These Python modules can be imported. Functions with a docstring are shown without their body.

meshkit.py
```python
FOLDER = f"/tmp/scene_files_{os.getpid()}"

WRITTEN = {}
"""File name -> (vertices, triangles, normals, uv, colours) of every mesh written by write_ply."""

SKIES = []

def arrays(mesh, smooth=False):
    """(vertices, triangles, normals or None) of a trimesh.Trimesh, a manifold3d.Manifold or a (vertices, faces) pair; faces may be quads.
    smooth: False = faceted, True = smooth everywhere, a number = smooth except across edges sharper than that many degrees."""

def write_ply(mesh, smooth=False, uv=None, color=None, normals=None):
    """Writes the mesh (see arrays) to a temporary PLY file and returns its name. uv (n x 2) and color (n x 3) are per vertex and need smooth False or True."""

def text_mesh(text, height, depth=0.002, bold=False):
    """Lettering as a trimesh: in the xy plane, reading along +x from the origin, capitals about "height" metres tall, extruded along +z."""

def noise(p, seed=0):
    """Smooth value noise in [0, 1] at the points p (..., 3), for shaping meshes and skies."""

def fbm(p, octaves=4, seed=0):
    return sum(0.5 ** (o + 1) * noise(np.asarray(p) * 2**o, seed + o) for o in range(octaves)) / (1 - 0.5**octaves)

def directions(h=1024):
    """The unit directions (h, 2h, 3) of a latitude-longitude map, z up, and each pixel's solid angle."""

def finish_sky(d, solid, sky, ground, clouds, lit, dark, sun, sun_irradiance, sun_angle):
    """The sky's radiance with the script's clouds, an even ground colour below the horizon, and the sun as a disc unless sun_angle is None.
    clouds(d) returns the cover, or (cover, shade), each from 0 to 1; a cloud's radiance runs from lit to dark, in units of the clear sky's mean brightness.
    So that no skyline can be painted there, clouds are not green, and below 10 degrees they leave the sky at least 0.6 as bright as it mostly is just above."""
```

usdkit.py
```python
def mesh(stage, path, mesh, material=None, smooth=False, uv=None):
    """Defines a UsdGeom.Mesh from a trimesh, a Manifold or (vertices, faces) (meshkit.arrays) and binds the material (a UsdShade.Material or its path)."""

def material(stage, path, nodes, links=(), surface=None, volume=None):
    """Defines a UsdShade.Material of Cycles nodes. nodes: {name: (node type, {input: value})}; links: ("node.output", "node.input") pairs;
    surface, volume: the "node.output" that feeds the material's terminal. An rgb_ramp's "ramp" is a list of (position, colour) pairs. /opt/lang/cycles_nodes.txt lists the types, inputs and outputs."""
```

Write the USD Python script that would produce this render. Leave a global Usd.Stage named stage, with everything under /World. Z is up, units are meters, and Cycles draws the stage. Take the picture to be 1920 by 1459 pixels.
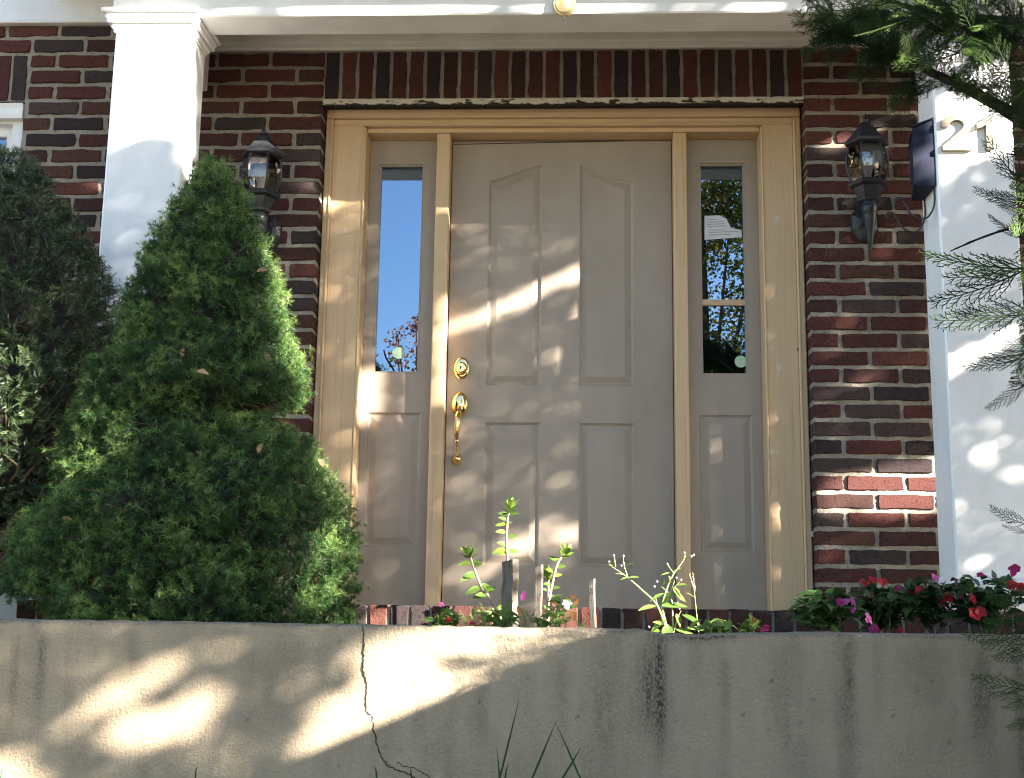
import math, numpy as np, trimesh, manifold3d as m3, usdkit, meshkit, shapely
from shapely.geometry import Polygon, Point
from pxr import Usd, UsdGeom, UsdLux, UsdShade, Gf, Sdf, Vt

stage = Usd.Stage.CreateInMemory()
UsdGeom.SetStageUpAxis(stage, 'Z'); UsdGeom.SetStageMetersPerUnit(stage, 1.0)
UsdGeom.Xform.Define(stage, '/World'); UsdGeom.Scope.Define(stage, '/World/Looks')

# ------------------------------------------------------------------ camera, sky, sun, exposure
F = 2340.0                                            # focal length in pixels of a picture 1920 wide
PITCH, YAW, ROLL = np.radians([10.36, 2.80, 0.86])
EYE = np.array([0.0, -4.75, 0.65])
EXPOSURE = 3.08
SUN_AZ, SUN_EL = math.radians(55.3), math.radians(19.0)   # azimuth from the wall's normal towards the right
SUN_I, SKY_S = 1.25, 0.062


def camera_axes():
    cp, sp, cy, sy = np.cos(PITCH), np.sin(PITCH), np.cos(YAW), np.sin(YAW)
    f = np.array([-sy * cp, cy * cp, sp]); r0 = np.array([cy, sy, 0]); u0 = np.cross(r0, f)
    c, s = np.cos(ROLL), np.sin(ROLL)
    return c * r0 + s * u0, -s * r0 + c * u0, f


RIGHT, UP, FWD = camera_axes()
cam = UsdGeom.Camera.Define(stage, '/World/camera')
cam.CreateHorizontalApertureAttr(36.0); cam.CreateFocalLengthAttr(36.0 * F / 1920); cam.CreateVerticalApertureAttr(36.0 * 778 / 1024)
cam.CreateExposureAttr(EXPOSURE); cam.CreateFStopAttr(0.0)
M4 = np.eye(4); M4[0, :3], M4[1, :3], M4[2, :3], M4[3, :3] = RIGHT, UP, -FWD, EYE
cam.AddTransformOp().Set(Gf.Matrix4d(*M4.ravel().tolist()))

SH = np.array([math.sin(SUN_AZ), -math.cos(SUN_AZ), 0])
SUN = SH * math.cos(SUN_EL) + np.array([0, 0, math.sin(SUN_EL)])
EA = np.array([math.cos(SUN_AZ), math.sin(SUN_AZ), 0]); EB = np.cross(SUN, EA) * 1.0
if EB[2] < 0: EB = -EB
sky_mat = usdkit.material(stage, '/World/Looks/sky', {
    'sky': ('sky_texture', {'sky_type': 'single_scattering', 'sun_disc': False, 'sun_elevation': SUN_EL, 'sun_rotation': math.atan2(SUN[0], SUN[1]), 'altitude': 50.0, 'aerosol_density': 0.4, 'ozone_density': 2.2}),
    'bg': ('background_shader', {'strength': SKY_S})}, [('sky.color', 'bg.color')], surface='bg.background')
dome = UsdLux.DomeLight.Define(stage, '/World/sky')
UsdShade.MaterialBindingAPI.Apply(dome.GetPrim()).Bind(sky_mat)
dome.GetPrim().SetCustomDataByKey('kind', 'structure')
sun = UsdLux.DistantLight.Define(stage, '/World/sun')
sun.CreateIntensityAttr(SUN_I); sun.CreateAngleAttr(0.55); sun.CreateColorAttr(Gf.Vec3f(1.0, 0.925, 0.82)); sun.CreateNormalizeAttr(True)
zz = SUN; xx = np.cross([0, 0, 1.0], zz); xx /= np.linalg.norm(xx); yy = np.cross(zz, xx)
S4 = np.eye(4); S4[0, :3], S4[1, :3], S4[2, :3] = xx, yy, zz
sun.AddTransformOp().Set(Gf.Matrix4d(*S4.ravel().tolist()))


def at(px, py, y):
    """The point of the upright plane at depth y that the photograph shows at pixel (px, py)."""
    d = FWD * F + RIGHT * (px - 960) + UP * (729.5 - py)
    return EYE + d * ((y - EYE[1]) / d[1])


def pix(p):
    p = np.asarray(p, float) - EYE; z = p @ FWD
    return np.stack([960 + F * (p @ RIGHT) / z, 729.5 - F * (p @ UP) / z], -1)


# ------------------------------------------------------------------ helpers
USED = {}


def numbered(path):
    n = USED.get(path, 0); USED[path] = n + 1
    return path if n == 0 else f'{path}_{n:03d}'


def tag(prim, label=None, category=None, group=None, kind=None):
    prim = prim.GetPrim() if hasattr(prim, 'GetPrim') else prim
    for k, v in (('label', label), ('category', category), ('group', group), ('kind', kind)):
        if v: prim.SetCustomDataByKey(k, v)
    return prim


def pth(parent):
    return parent if isinstance(parent, str) else str(parent.GetPath())


def thing(name, label, category, group=None):
    x = UsdGeom.Xform.Define(stage, numbered('/World/' + name))
    tag(x, label, category, group)
    return x.GetPrim()


def obj(name, mesh, mat, parent='/World', smooth=False, tint=None, **kw):
    if isinstance(mesh, list): mesh = cat(mesh)
    path = numbered(pth(parent) + '/' + name)
    u = usdkit.mesh(stage, path, mesh, mat, smooth=smooth)
    if tint is not None:
        UsdGeom.PrimvarsAPI(u).CreatePrimvar('tint', Sdf.ValueTypeNames.FloatArray, 'vertex').Set(Vt.FloatArray.FromNumpy(np.asarray(tint, np.float32)))
    p = u.GetPrim()
    if kw: tag(p, **kw)
    return p


def arr(m):
    if hasattr(m, 'to_mesh') or isinstance(m, trimesh.Trimesh): return meshkit.arrays(m)[:2]
    v, f = np.asarray(m[0], float), np.asarray(m[1], int)
    if len(f) and f.shape[1] == 4: f = np.vstack([f[:, [0, 1, 2]], f[:, [0, 2, 3]]])
    return v, f


def cat(ms):
    vs, fs, n = [], [], 0
    for m in ms:
        v, f = arr(m); vs.append(v); fs.append(f + n); n += len(v)
    return np.vstack(vs), np.vstack(fs)


def hull(pts):
    return m3.Manifold.hull_points(np.asarray(pts, float))


def cbox(x0, x1, y0, y1, z0, z1, c=0.003):
    c = min(c, (x1 - x0) / 2.1, (y1 - y0) / 2.1, (z1 - z0) / 2.1); P = []
    for x, sx in ((x0, 1), (x1, -1)):
        for y, sy in ((y0, 1), (y1, -1)):
            for z, sz in ((z0, 1), (z1, -1)):
                P += [(x + sx * c, y + sy * c, z), (x + sx * c, y, z + sz * c), (x, y + sy * c, z + sz * c)]
    return arr(hull(P))


def rot(mesh, axis, deg, origin=(0, 0, 0)):
    v, f = arr(mesh); R = trimesh.transformations.rotation_matrix(math.radians(deg), axis, origin)
    return v @ R[:3, :3].T + R[:3, 3], f


def mv(mesh, t):
    v, f = arr(mesh); return v + np.asarray(t), f


def tube(pts, rad, n=6, cap=True):
    p = np.asarray(pts, float); rad = np.broadcast_to(np.asarray(rad, float), (len(p),))
    t = np.gradient(p, axis=0); t /= np.linalg.norm(t, axis=1, keepdims=True) + 1e-12
    a = np.zeros_like(p); ref = np.array([0.3, 0.9, 0.2]) if abs(t[0] @ [0.3, 0.9, 0.2]) < .9 else np.array([1.0, 0, 0])
    for i in range(len(p)):
        a[i] = ref - t[i] * (ref @ t[i]); a[i] /= np.linalg.norm(a[i]) + 1e-12; ref = a[i]
    b, ang = np.cross(t, a), np.arange(n) * 2 * np.pi / n
    v = p[:, None] + rad[:, None, None] * (np.cos(ang)[None, :, None] * a[:, None] + np.sin(ang)[None, :, None] * b[:, None])
    i, j = np.meshgrid(np.arange(len(p) - 1), np.arange(n), indexing='ij')
    q = np.stack([i * n + j, i * n + (j + 1) % n, (i + 1) * n + (j + 1) % n, (i + 1) * n + j], -1).reshape(-1, 4)
    v = v.reshape(-1, 3); f = np.vstack([q[:, [0, 1, 2]], q[:, [0, 2, 3]]])
    if cap:
        k = len(v); v = np.vstack([v, p[:1], p[-1:]]); L = (len(p) - 1) * n
        f = np.vstack([f, [(k, (j + 1) % n, j) for j in range(n)], [(k + 1, L + j, L + (j + 1) % n) for j in range(n)]])
    return v, f


def smoothline(pts, n=8):
    """Catmull-Rom through the points."""
    p = np.asarray(pts, float); p = np.vstack([2 * p[0] - p[1], p, 2 * p[-1] - p[-2]]); out = []
    for i in range(1, len(p) - 2):
        for t in np.linspace(0, 1, n, endpoint=False):
            a, b, c, d = p[i - 1:i + 3]
            out.append(.5 * (2 * b + (c - a) * t + (2 * a - 5 * b + 4 * c - d) * t * t + (3 * b - a - 3 * c + d) * t ** 3))
    out.append(p[-2]); return np.array(out)


def lathe(profile, n=24, phase=0.0, centre=(0, 0, 0), sx=1.0, sy=1.0):
    """profile: (radius, z) from bottom to top."""
    pr = np.asarray(profile, float); a = phase + np.arange(n) * 2 * np.pi / n
    v = np.stack([pr[:, None, 0] * np.cos(a) * sx, pr[:, None, 0] * np.sin(a) * sy, np.repeat(pr[:, 1:2], n, 1)], -1).reshape(-1, 3)
    i, j = np.meshgrid(np.arange(len(pr) - 1), np.arange(n), indexing='ij')
    q = np.stack([i * n + j, i * n + (j + 1) % n, (i + 1) * n + (j + 1) % n, (i + 1) * n + j], -1).reshape(-1, 4)
    f = np.vstack([q[:, [0, 1, 2]], q[:, [0, 2, 3]]]); k = len(v)
    v = np.vstack([v, [[0, 0, pr[0, 1]], [0, 0, pr[-1, 1]]]]); L = (len(pr) - 1) * n
    f = np.vstack([f, [(k, (j + 1) % n, j) for j in range(n)], [(k + 1, L + j, L + (j + 1) % n) for j in range(n)]])
    return v + np.asarray(centre), f


def extr(loops, y0, y1):
    """Loops in the (x, z) plane (outer, holes ...) as a slab from y0 to y1."""
    cs = m3.CrossSection([np.asarray(l, float) for l in loops], m3.FillRule.EvenOdd)
    v, f = arr(cs.extrude(y1 - y0))
    return np.stack([v[:, 0], y1 - v[:, 2], v[:, 1]], 1), f        # (x, z, h) -> (x, y1-h, z)


def rect(x0, x1, z0, z1):
    return np.array([(x0, z0), (x1, z0), (x1, z1), (x0, z1)], float)


def profile_x(prof, x0, x1):
    """A (y, z) outline drawn along x."""
    cs = m3.CrossSection([np.asarray(prof, float)], m3.FillRule.NonZero)
    v, f = arr(cs.extrude(x1 - x0))
    return np.stack([x0 + v[:, 2], v[:, 0], v[:, 1]], 1), f


# ------------------------------------------------------------------ materials
L = '/World/Looks/'


def grain(name, c1, c2, scale=(30, 30, 30), rough=0.6, bump=0.0, bscale=200.0, bdist=0.002, spec=0.5, c3=None, bvec=(1, 1, 1), detail=4.0, **extra):
    """Two or three tones mixed by world-space noise, with fine relief."""
    ramp = [(0.3, c1), (0.7, c2)] if c3 is None else [(0.28, c1), (0.5, c2), (0.72, c3)]
    nodes = {'g': ('geometry', {}), 'm': ('mapping', {'scale': scale}), 'n': ('noise_texture', {'scale': 1.0, 'detail': detail, 'roughness': 0.6}),
             'r': ('rgb_ramp', {'ramp': ramp}), 'p': ('principled_bsdf', {'roughness': rough, 'specular_ior_level': spec, **extra})}
    links = [('g.position', 'm.vector'), ('m.vector', 'n.vector'), ('n.fac', 'r.fac'), ('r.color', 'p.base_color')]
    if bump:
        nodes |= {'bm': ('mapping', {'scale': bvec}), 'bn': ('noise_texture', {'scale': bscale, 'detail': 5.0, 'roughness': 0.65}), 'b': ('bump', {'strength': bump, 'distance': bdist})}
        links += [('g.position', 'bm.vector'), ('bm.vector', 'bn.vector'), ('bn.fac', 'b.height'), ('b.normal', 'p.normal')]
    return usdkit.material(stage, L + name, nodes, links, surface='p.BSDF')


def mul(c, k): return tuple(x * k for x in c)


def leafmat(name, dark, mid, light, transl=0.25, rough=0.55, spec=0.35, tcol=None):
    """Foliage: the tone of each clump or leaf comes from the mesh, from dark to light."""
    tcol = tcol or tuple(min(1, x * 1.5) for x in light)
    return usdkit.material(stage, L + name, {
        'a': ('attribute', {'attribute': 'tint'}), 'r': ('rgb_ramp', {'ramp': [(0.0, dark), (0.5, mid), (1.0, light)]}),
        'p': ('principled_bsdf', {'roughness': rough, 'specular_ior_level': spec}), 't': ('translucent_bsdf', {'color': tcol}), 'x': ('mix_closure', {'fac': transl})},
        [('a.fac', 'r.fac'), ('r.color', 'p.base_color'), ('r.color', 't.color'), ('p.BSDF', 'x.closure1'), ('t.BSDF', 'x.closure2')], surface='x.closure')


BRICKS = [grain(f'brick_tone_{i}', mul(c, .62), mul(c, 1.38), (70, 70, 70), 0.92, 1.0, 230, 0.005, 0.15, mul(c, .9)) for i, c in enumerate([
    (0.076, 0.029, 0.025), (0.062, 0.026, 0.023), (0.092, 0.037, 0.029), (0.048, 0.024, 0.021), (0.034, 0.025, 0.025), (0.042, 0.031, 0.028), (0.070, 0.034, 0.026), (0.058, 0.040, 0.036)])]
MORTAR = grain('mortar', (0.235, 0.208, 0.170), (0.39, 0.352, 0.292), (45, 45, 45), 0.95, 1.0, 300, 0.007, 0.1, (0.30, 0.268, 0.212))
PINE = grain('bare_pine_upright', (0.51, 0.335, 0.175), (0.61, 0.43, 0.255), (60, 60, 1.6), 0.6, 0.06, 1, 0.001, 0.3, (0.56, 0.382, 0.213), (400, 400, 8))
FILLER = grain('wood_filler', (0.58, 0.46, 0.32), (0.66, 0.55, 0.42), (90, 90, 90), 0.8)
PINE_H = grain('bare_pine_level', (0.51, 0.335, 0.175), (0.61, 0.43, 0.255), (1.6, 60, 60), 0.6, 0.06, 1, 0.001, 0.3, (0.56, 0.382, 0.213), (8, 400, 400))
TAUPE = grain('taupe_primer', (0.322, 0.260, 0.200), (0.368, 0.302, 0.236), (7, 7, 3), 0.5, 0.22, 1, 0.0012, 0.4, None, (900, 900, 14))
WHITE = grain('white_paint', (0.70, 0.70, 0.69), (0.82, 0.82, 0.81), (6, 6, 1.6), 0.5, 0.3, 70, 0.002, 0.4)
OLDWHITE = grain('old_white_paint', (0.62, 0.60, 0.56), (0.74, 0.73, 0.70), (6, 6, 14), 0.5, 0.25, 60, 0.002, 0.35)
BLACKMETAL = grain('black_cast_metal', (0.012, 0.013, 0.015), (0.03, 0.032, 0.036), (40, 40, 40), 0.32, 0.25, 150, 0.001, 0.5)
NAVY = grain('dark_enamel', (0.006, 0.009, 0.022), (0.010, 0.015, 0.036), (12, 12, 12), 0.55, 0.05, 90, 0.001, 0.2)
BRASS = usdkit.material(stage, L + 'polished_brass', {'p': ('principled_bsdf', {'base_color': (0.88, 0.66, 0.30), 'metallic': 1.0, 'roughness': 0.09})}, surface='p.BSDF')
GOLD = grain('painted_gold', (0.34, 0.25, 0.11), (0.48, 0.37, 0.18), (60, 60, 60), 0.5, 0.1, 120, 0.001, 0.5, metallic=0.35)
NUMWOOD = grain('number_tan', (0.15, 0.122, 0.082), (0.25, 0.205, 0.14), (40, 40, 40), 0.5, 0.15, 160, 0.001, 0.4)
STEEL = grain('rust_dark', (0.02, 0.012, 0.009), (0.05, 0.03, 0.022), (50, 50, 50), 0.9, 0.5, 150, 0.002, 0.2)
GAP = grain('dark_gap', (0.008, 0.007, 0.006), (0.012, 0.010, 0.009), (10, 10, 10), 0.9)
ROOM = grain('room_wall', (0.035, 0.03, 0.026), (0.05, 0.045, 0.038), (4, 4, 4), 0.8)
SOIL = grain('soil', (0.02, 0.014, 0.009), (0.06, 0.042, 0.028), (30, 30, 30), 0.95, 0.9, 90, 0.01, 0.1)
GROUND = grain('ground', (0.085, 0.064, 0.034), (0.165, 0.118, 0.064), (1.2, 1.2, 1.2), 0.95, 0.8, 40, 0.02, 0.1)
PAVE = grain('pavement', (0.36, 0.33, 0.28), (0.46, 0.42, 0.36), (4, 4, 4), 0.9, 0.4, 120, 0.003, 0.2)
ASPHALT = grain('asphalt', (0.045, 0.045, 0.046), (0.065, 0.064, 0.062), (9, 9, 9), 0.9, 0.5, 150, 0.004, 0.2)
BARK = grain('bark', (0.035, 0.024, 0.018), (0.095, 0.068, 0.05), (40, 40, 12), 0.9, 0.8, 1, 0.006, 0.15, None, (160, 160, 40))
TWIG = grain('twig_brown', (0.10, 0.055, 0.035), (0.21, 0.13, 0.085), (70, 70, 70), 0.8)
GREYWOOD = grain('weathered_wood', (0.060, 0.048, 0.038), (0.16, 0.130, 0.102), (90, 90, 9), 0.85, 0.7, 1, 0.003, 0.2, (0.10, 0.080, 0.062), (300, 300, 20))
STEMG = grain('green_stem', (0.20, 0.26, 0.07), (0.34, 0.38, 0.14), (60, 60, 60), 0.5)
STEMD = grain('dark_stem', (0.05, 0.055, 0.02), (0.12, 0.09, 0.04), (60, 60, 60), 0.5)
STEMW = grain('pale_woody_stem', (0.30, 0.20, 0.12), (0.45, 0.34, 0.22), (80, 80, 30), 0.6)
PAPER = grain('paper', (0.62, 0.62, 0.63), (0.72, 0.72, 0.73), (20, 20, 20), 0.7)
PRINT = grain('print_grey', (0.28, 0.28, 0.30), (0.36, 0.36, 0.38), (200, 200, 200), 0.7)
DOT = grain('mint_sticker', (0.40, 0.56, 0.36), (0.46, 0.62, 0.42), (30, 30, 30), 0.6)
DEADLEAF = grain('dead_leaf', (0.22, 0.10, 0.04), (0.42, 0.26, 0.15), (60, 60, 60), 0.8)
BULB = usdkit.material(stage, L + 'bulb_white', {'p': ('principled_bsdf', {'base_color': (0.85, 0.85, 0.85), 'roughness': 0.15})}, surface='p.BSDF')


def pane(name, tint, base, coat=(1, 1, 1)):
    return usdkit.material(stage, L + name, {'f': ('fresnel', {'IOR': 1.5}), 's': ('math', {'math_type': 'add', 'value2': base, 'use_clamp': True}), 't': ('transparent_bsdf', {'color': tint}),
        'gl': ('glossy_bsdf', {'color': coat, 'roughness': 0.0}), 'x': ('mix_closure', {})},
        [('f.fac', 's.value1'), ('s.value', 'x.fac'), ('t.BSDF', 'x.closure1'), ('gl.BSDF', 'x.closure2')], surface='x.closure')


GLASS = pane('window_glass', (0.72, 0.76, 0.74), 0.20, (0.60, 0.76, 1.0))
LANTERN_GLASS = pane('smoked_bevel_glass', (0.42, 0.40, 0.38), 0.06)
SPRUCE = leafmat('spruce_needles', (0.010, 0.030, 0.009), (0.044, 0.106, 0.023), (0.270, 0.380, 0.100), 0.30, 0.42, 0.5)
YEW = leafmat('yew_needles', (0.009, 0.019, 0.007), (0.032, 0.056, 0.018), (0.170, 0.215, 0.095), 0.15, 0.40, 0.5)
CYPRESS = leafmat('cypress_scales', (0.008, 0.015, 0.010), (0.018, 0.036, 0.012), (0.060, 0.105, 0.018), 0.2, 0.7, 0.15)
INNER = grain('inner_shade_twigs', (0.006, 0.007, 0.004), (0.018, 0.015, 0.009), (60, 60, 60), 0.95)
AZALEA = leafmat('azalea_leaf', (0.045, 0.085, 0.022), (0.10, 0.17, 0.035), (0.22, 0.32, 0.05), 0.35, 0.4)
WEED = leafmat('weed_leaf', (0.07, 0.13, 0.025), (0.14, 0.23, 0.045), (0.24, 0.34, 0.08), 0.35, 0.5)
IMPLEAF = leafmat('impatiens_leaf', (0.016, 0.040, 0.014), (0.034, 0.078, 0.022), (0.085, 0.165, 0.040), 0.25, 0.4)
GRASSM = leafmat('grass_blade', (0.02, 0.05, 0.015), (0.035, 0.085, 0.02), (0.07, 0.14, 0.03), 0.2)
TREELEAF = [leafmat(f'tree_leaf_{i}', d, m, l, 0.5) for i, (d, m, l) in enumerate([
    ((0.04, 0.075, 0.015), (0.09, 0.14, 0.025), (0.18, 0.22, 0.04)), ((0.14, 0.09, 0.015), (0.28, 0.17, 0.02), (0.42, 0.26, 0.03)),
    ((0.15, 0.04, 0.02), (0.30, 0.08, 0.03), (0.42, 0.16, 0.06)), ((0.06, 0.075, 0.015), (0.13, 0.14, 0.02), (0.24, 0.22, 0.03))])]
PETAL = {k: leafmat('petal_' + k, mul(c, .75), c, tuple(min(.9, x * 1.25) for x in c), 0.3, 0.5) for k, c in
         (('red', (0.34, 0.010, 0.014)), ('magenta', (0.30, 0.015, 0.10)), ('pink', (0.42, 0.09, 0.27)), ('white', (0.75, 0.66, 0.70)), ('bronze', (0.36, 0.15, 0.04)))}


def attr_mat(name, clean, stain, bump=0.6, bscale=160, bdist=0.003, speck=(1.5, -0.25)):
    return usdkit.material(stage, L + name, {
        'g': ('geometry', {}), 'a': ('attribute', {'attribute': 'tint'}), 'm': ('mapping', {'scale': (9, 9, 4)}), 'n': ('noise_texture', {'scale': 1.0, 'detail': 8.0, 'roughness': 0.65}),
        'r': ('rgb_ramp', {'ramp': [(0.28, mul(clean, .74)), (0.5, mul(clean, .92)), (0.7, clean)]}), 'm2': ('mapping', {'scale': (230, 230, 150)}), 'n2': ('noise_texture', {'scale': 1.0, 'detail': 3.0}),
        'sp': ('math', {'math_type': 'multiply_add', 'value2': speck[0], 'value3': speck[1]}), 'am': ('math', {'math_type': 'multiply', 'use_clamp': True}),
        'x': ('mix', {'mix_type': 'mix', 'color2': stain}), 'bn': ('noise_texture', {'scale': bscale, 'detail': 6.0, 'roughness': 0.7}), 'b': ('bump', {'strength': bump, 'distance': bdist}),
        'p': ('principled_bsdf', {'roughness': 0.9, 'specular_ior_level': 0.2})},
        [('g.position', 'm.vector'), ('m.vector', 'n.vector'), ('n.fac', 'r.fac'), ('g.position', 'm2.vector'), ('m2.vector', 'n2.vector'), ('n2.fac', 'sp.value1'), ('a.fac', 'am.value1'), ('sp.value', 'am.value2'),
         ('am.value', 'x.fac'), ('r.color', 'x.color1'), ('x.color', 'p.base_color'), ('g.position', 'bn.vector'), ('bn.fac', 'b.height'), ('b.normal', 'p.normal')], surface='p.BSDF')


CONCRETE = attr_mat('stained_render', (0.52, 0.415, 0.285), (0.045, 0.040, 0.034), 1.0, 120, 0.009, (2.2, -0.2))
PEEL = attr_mat('peeling_white_paint', (0.62, 0.58, 0.49), (0.03, 0.024, 0.018), 0.8, 90, 0.003, (0.3, 0.85))

# ------------------------------------------------------------------ ground
obj('ground', ([(-150, -150, 0), (150, -150, 0), (150, 150, 0), (-150, 150, 0)], [(0, 1, 2, 3)]), GROUND, kind='structure')
obj('pavement', cbox(-40, 40, -7.6, -6.0, -0.1, 0.03, 0.01), PAVE, kind='structure')
obj('kerb', cbox(-40, 40, -7.85, -7.6, -0.1, 0.025, 0.015), PAVE, kind='structure')
obj('road', ([(-60, -15.5, 0.004), (60, -15.5, 0.004), (60, -7.85, 0.004), (-60, -7.85, 0.004)], [(0, 1, 2, 3)]), ASPHALT, kind='structure')
Ys = np.linspace(-1.66, 0.0, 60); Xs = np.linspace(-3.2, 2.0, 190)
gx, gy = np.meshgrid(Xs, Ys, indexing='ij')
gz = 0.575 + 0.06 * (meshkit.fbm(np.stack([gx, gy, gx * 0], -1) * 6, 4, 3) - .5)
q = np.arange(gx.size).reshape(gx.shape)
obj('soil', (np.stack([gx, gy, gz], -1).reshape(-1, 3), np.stack([q[:-1, :-1], q[1:, :-1], q[1:, 1:], q[:-1, 1:]], -1).reshape(-1, 4)), SOIL, smooth=True, kind='structure')

# ------------------------------------------------------------------ brick house
CH, MOD, ZT = 0.0689, 0.2237, 2.923           # course height, stretcher module, underside of the porch trim
XL, XR = -1.022, 0.920                        # door opening
SPRUCE_L = [(395, 292), (365, 310), (335, 360), (310, 400), (285, 450), (255, 510), (234, 560), (225, 620), (222, 660), (172, 690), (150, 740), (152, 790), (130, 850), (118, 900), (85, 945), (42, 990), (16, 1080), (14, 1110), (60, 1135), (80, 1165)]
SPRUCE_R = [(395, 292), (440, 318), (468, 360), (488, 430), (500, 480), (526, 530), (532, 570), (548, 620), (572, 680), (566, 735), (545, 768), (498, 782), (540, 795), (582, 830), (604, 870), (638, 900), (654, 950), (664, 1000), (670, 1050), (662, 1100), (650, 1130), (640, 1165)]
spruce_poly = Polygon(SPRUCE_L + SPRUCE_R[::-1]).buffer(0).buffer(-14)
column_poly = Polygon([(222, 0), (375, 0), (385, 300), (330, 700), (170, 700)])


def hidden(p):
    x, y = pix(p)
    pt = Point(x, y)
    return x < -20 or x > 1940 or y < -20 or y > 1185 or spruce_poly.contains(pt) or column_poly.contains(pt) or (1765 < x < 1895 and 45 < y < 1080)


def brick_mesh(x0, x1, z0, z1, y0, y1, rng, jit=0.0013, n=None):
    """A rough brick: ragged outline, rounded arris, face towards -y at y0 and tail at y1."""
    xs = [x0 + (x1 - x0) * t for t in (np.linspace(0, 1, 6 if x1 - x0 > .15 else 4) if (x1 - x0) > (z1 - z0) else (0, 1))]
    zs = [z0 + (z1 - z0) * t for t in ((0, .5, 1) if (x1 - x0) > (z1 - z0) else np.linspace(0, 1, 6))]
    loop = [(x, zs[0]) for x in xs] + [(xs[-1], z) for z in zs[1:]] + [(x, zs[-1]) for x in xs[::-1][1:]] + [(xs[0], z) for z in zs[::-1][1:-1]]
    # cut corners
    out = []
    m = len(loop); c = 0.0045
    for i, (x, z) in enumerate(loop):
        corner = x in (xs[0], xs[-1]) and z in (zs[0], zs[-1])
        if corner:
            px_, pz_ = loop[i - 1]; nx_, nz_ = loop[(i + 1) % m]
            a, b = np.array([px_ - x, pz_ - z]), np.array([nx_ - x, nz_ - z])
            out += [np.array([x, z]) + a / np.linalg.norm(a) * c, np.array([x, z]) + b / np.linalg.norm(b) * c]
        else: out.append(np.array([x, z]))
    o = np.array(out) + rng.normal(0, jit, (len(out), 2)).clip(-.005, .005); k = len(o); ctr = o.mean(0)
    d = o - ctr; e = 0.0035 * d / np.linalg.norm(d, axis=1, keepdims=True)
    yf = y0 + rng.normal(0, 0.0012)
    v = np.vstack([np.c_[o[:, 0] - e[:, 0], yf + rng.normal(0, .0005, k), o[:, 1] - e[:, 1]], np.c_[o[:, 0], np.full(k, yf + 0.004), o[:, 1]], np.c_[o[:, 0], np.full(k, y1), o[:, 1]], [[ctr[0], yf, ctr[1]]]])
    f = []
    for i in range(k):
        j = (i + 1) % k
        f += [(3 * k, i, j), (i, k + i, k + j), (i, k + j, j), (k + i, 2 * k + i, 2 * k + j), (k + i, 2 * k + j, k + j)]
    return v, np.array(f)[:, ::1]


house = thing('brick_house', 'dark red brick house front around the porch and door', 'house')
rng = np.random.default_rng(5)


def mortar_patch(x0, x1, z0, z1, step=0.008, y=0.0045):
    nx, nz = max(2, int((x1 - x0) / step)), max(2, int((z1 - z0) / step))
    X, Zg = np.meshgrid(np.linspace(x0, x1, nx), np.linspace(z0, z1, nz), indexing='ij')
    p = np.stack([X, X * 0, Zg], -1)
    Y = y - 0.009 * (meshkit.fbm(p * 60, 3, 7) - .5) - 0.009 * (meshkit.noise(p * 17, 11) - .5)
    i = np.arange(X.size).reshape(X.shape)
    return np.stack([X, Y, Zg], -1).reshape(-1, 3), np.stack([i[:-1, :-1], i[1:, :-1], i[1:, 1:], i[:-1, 1:]], -1).reshape(-1, 4)


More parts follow.
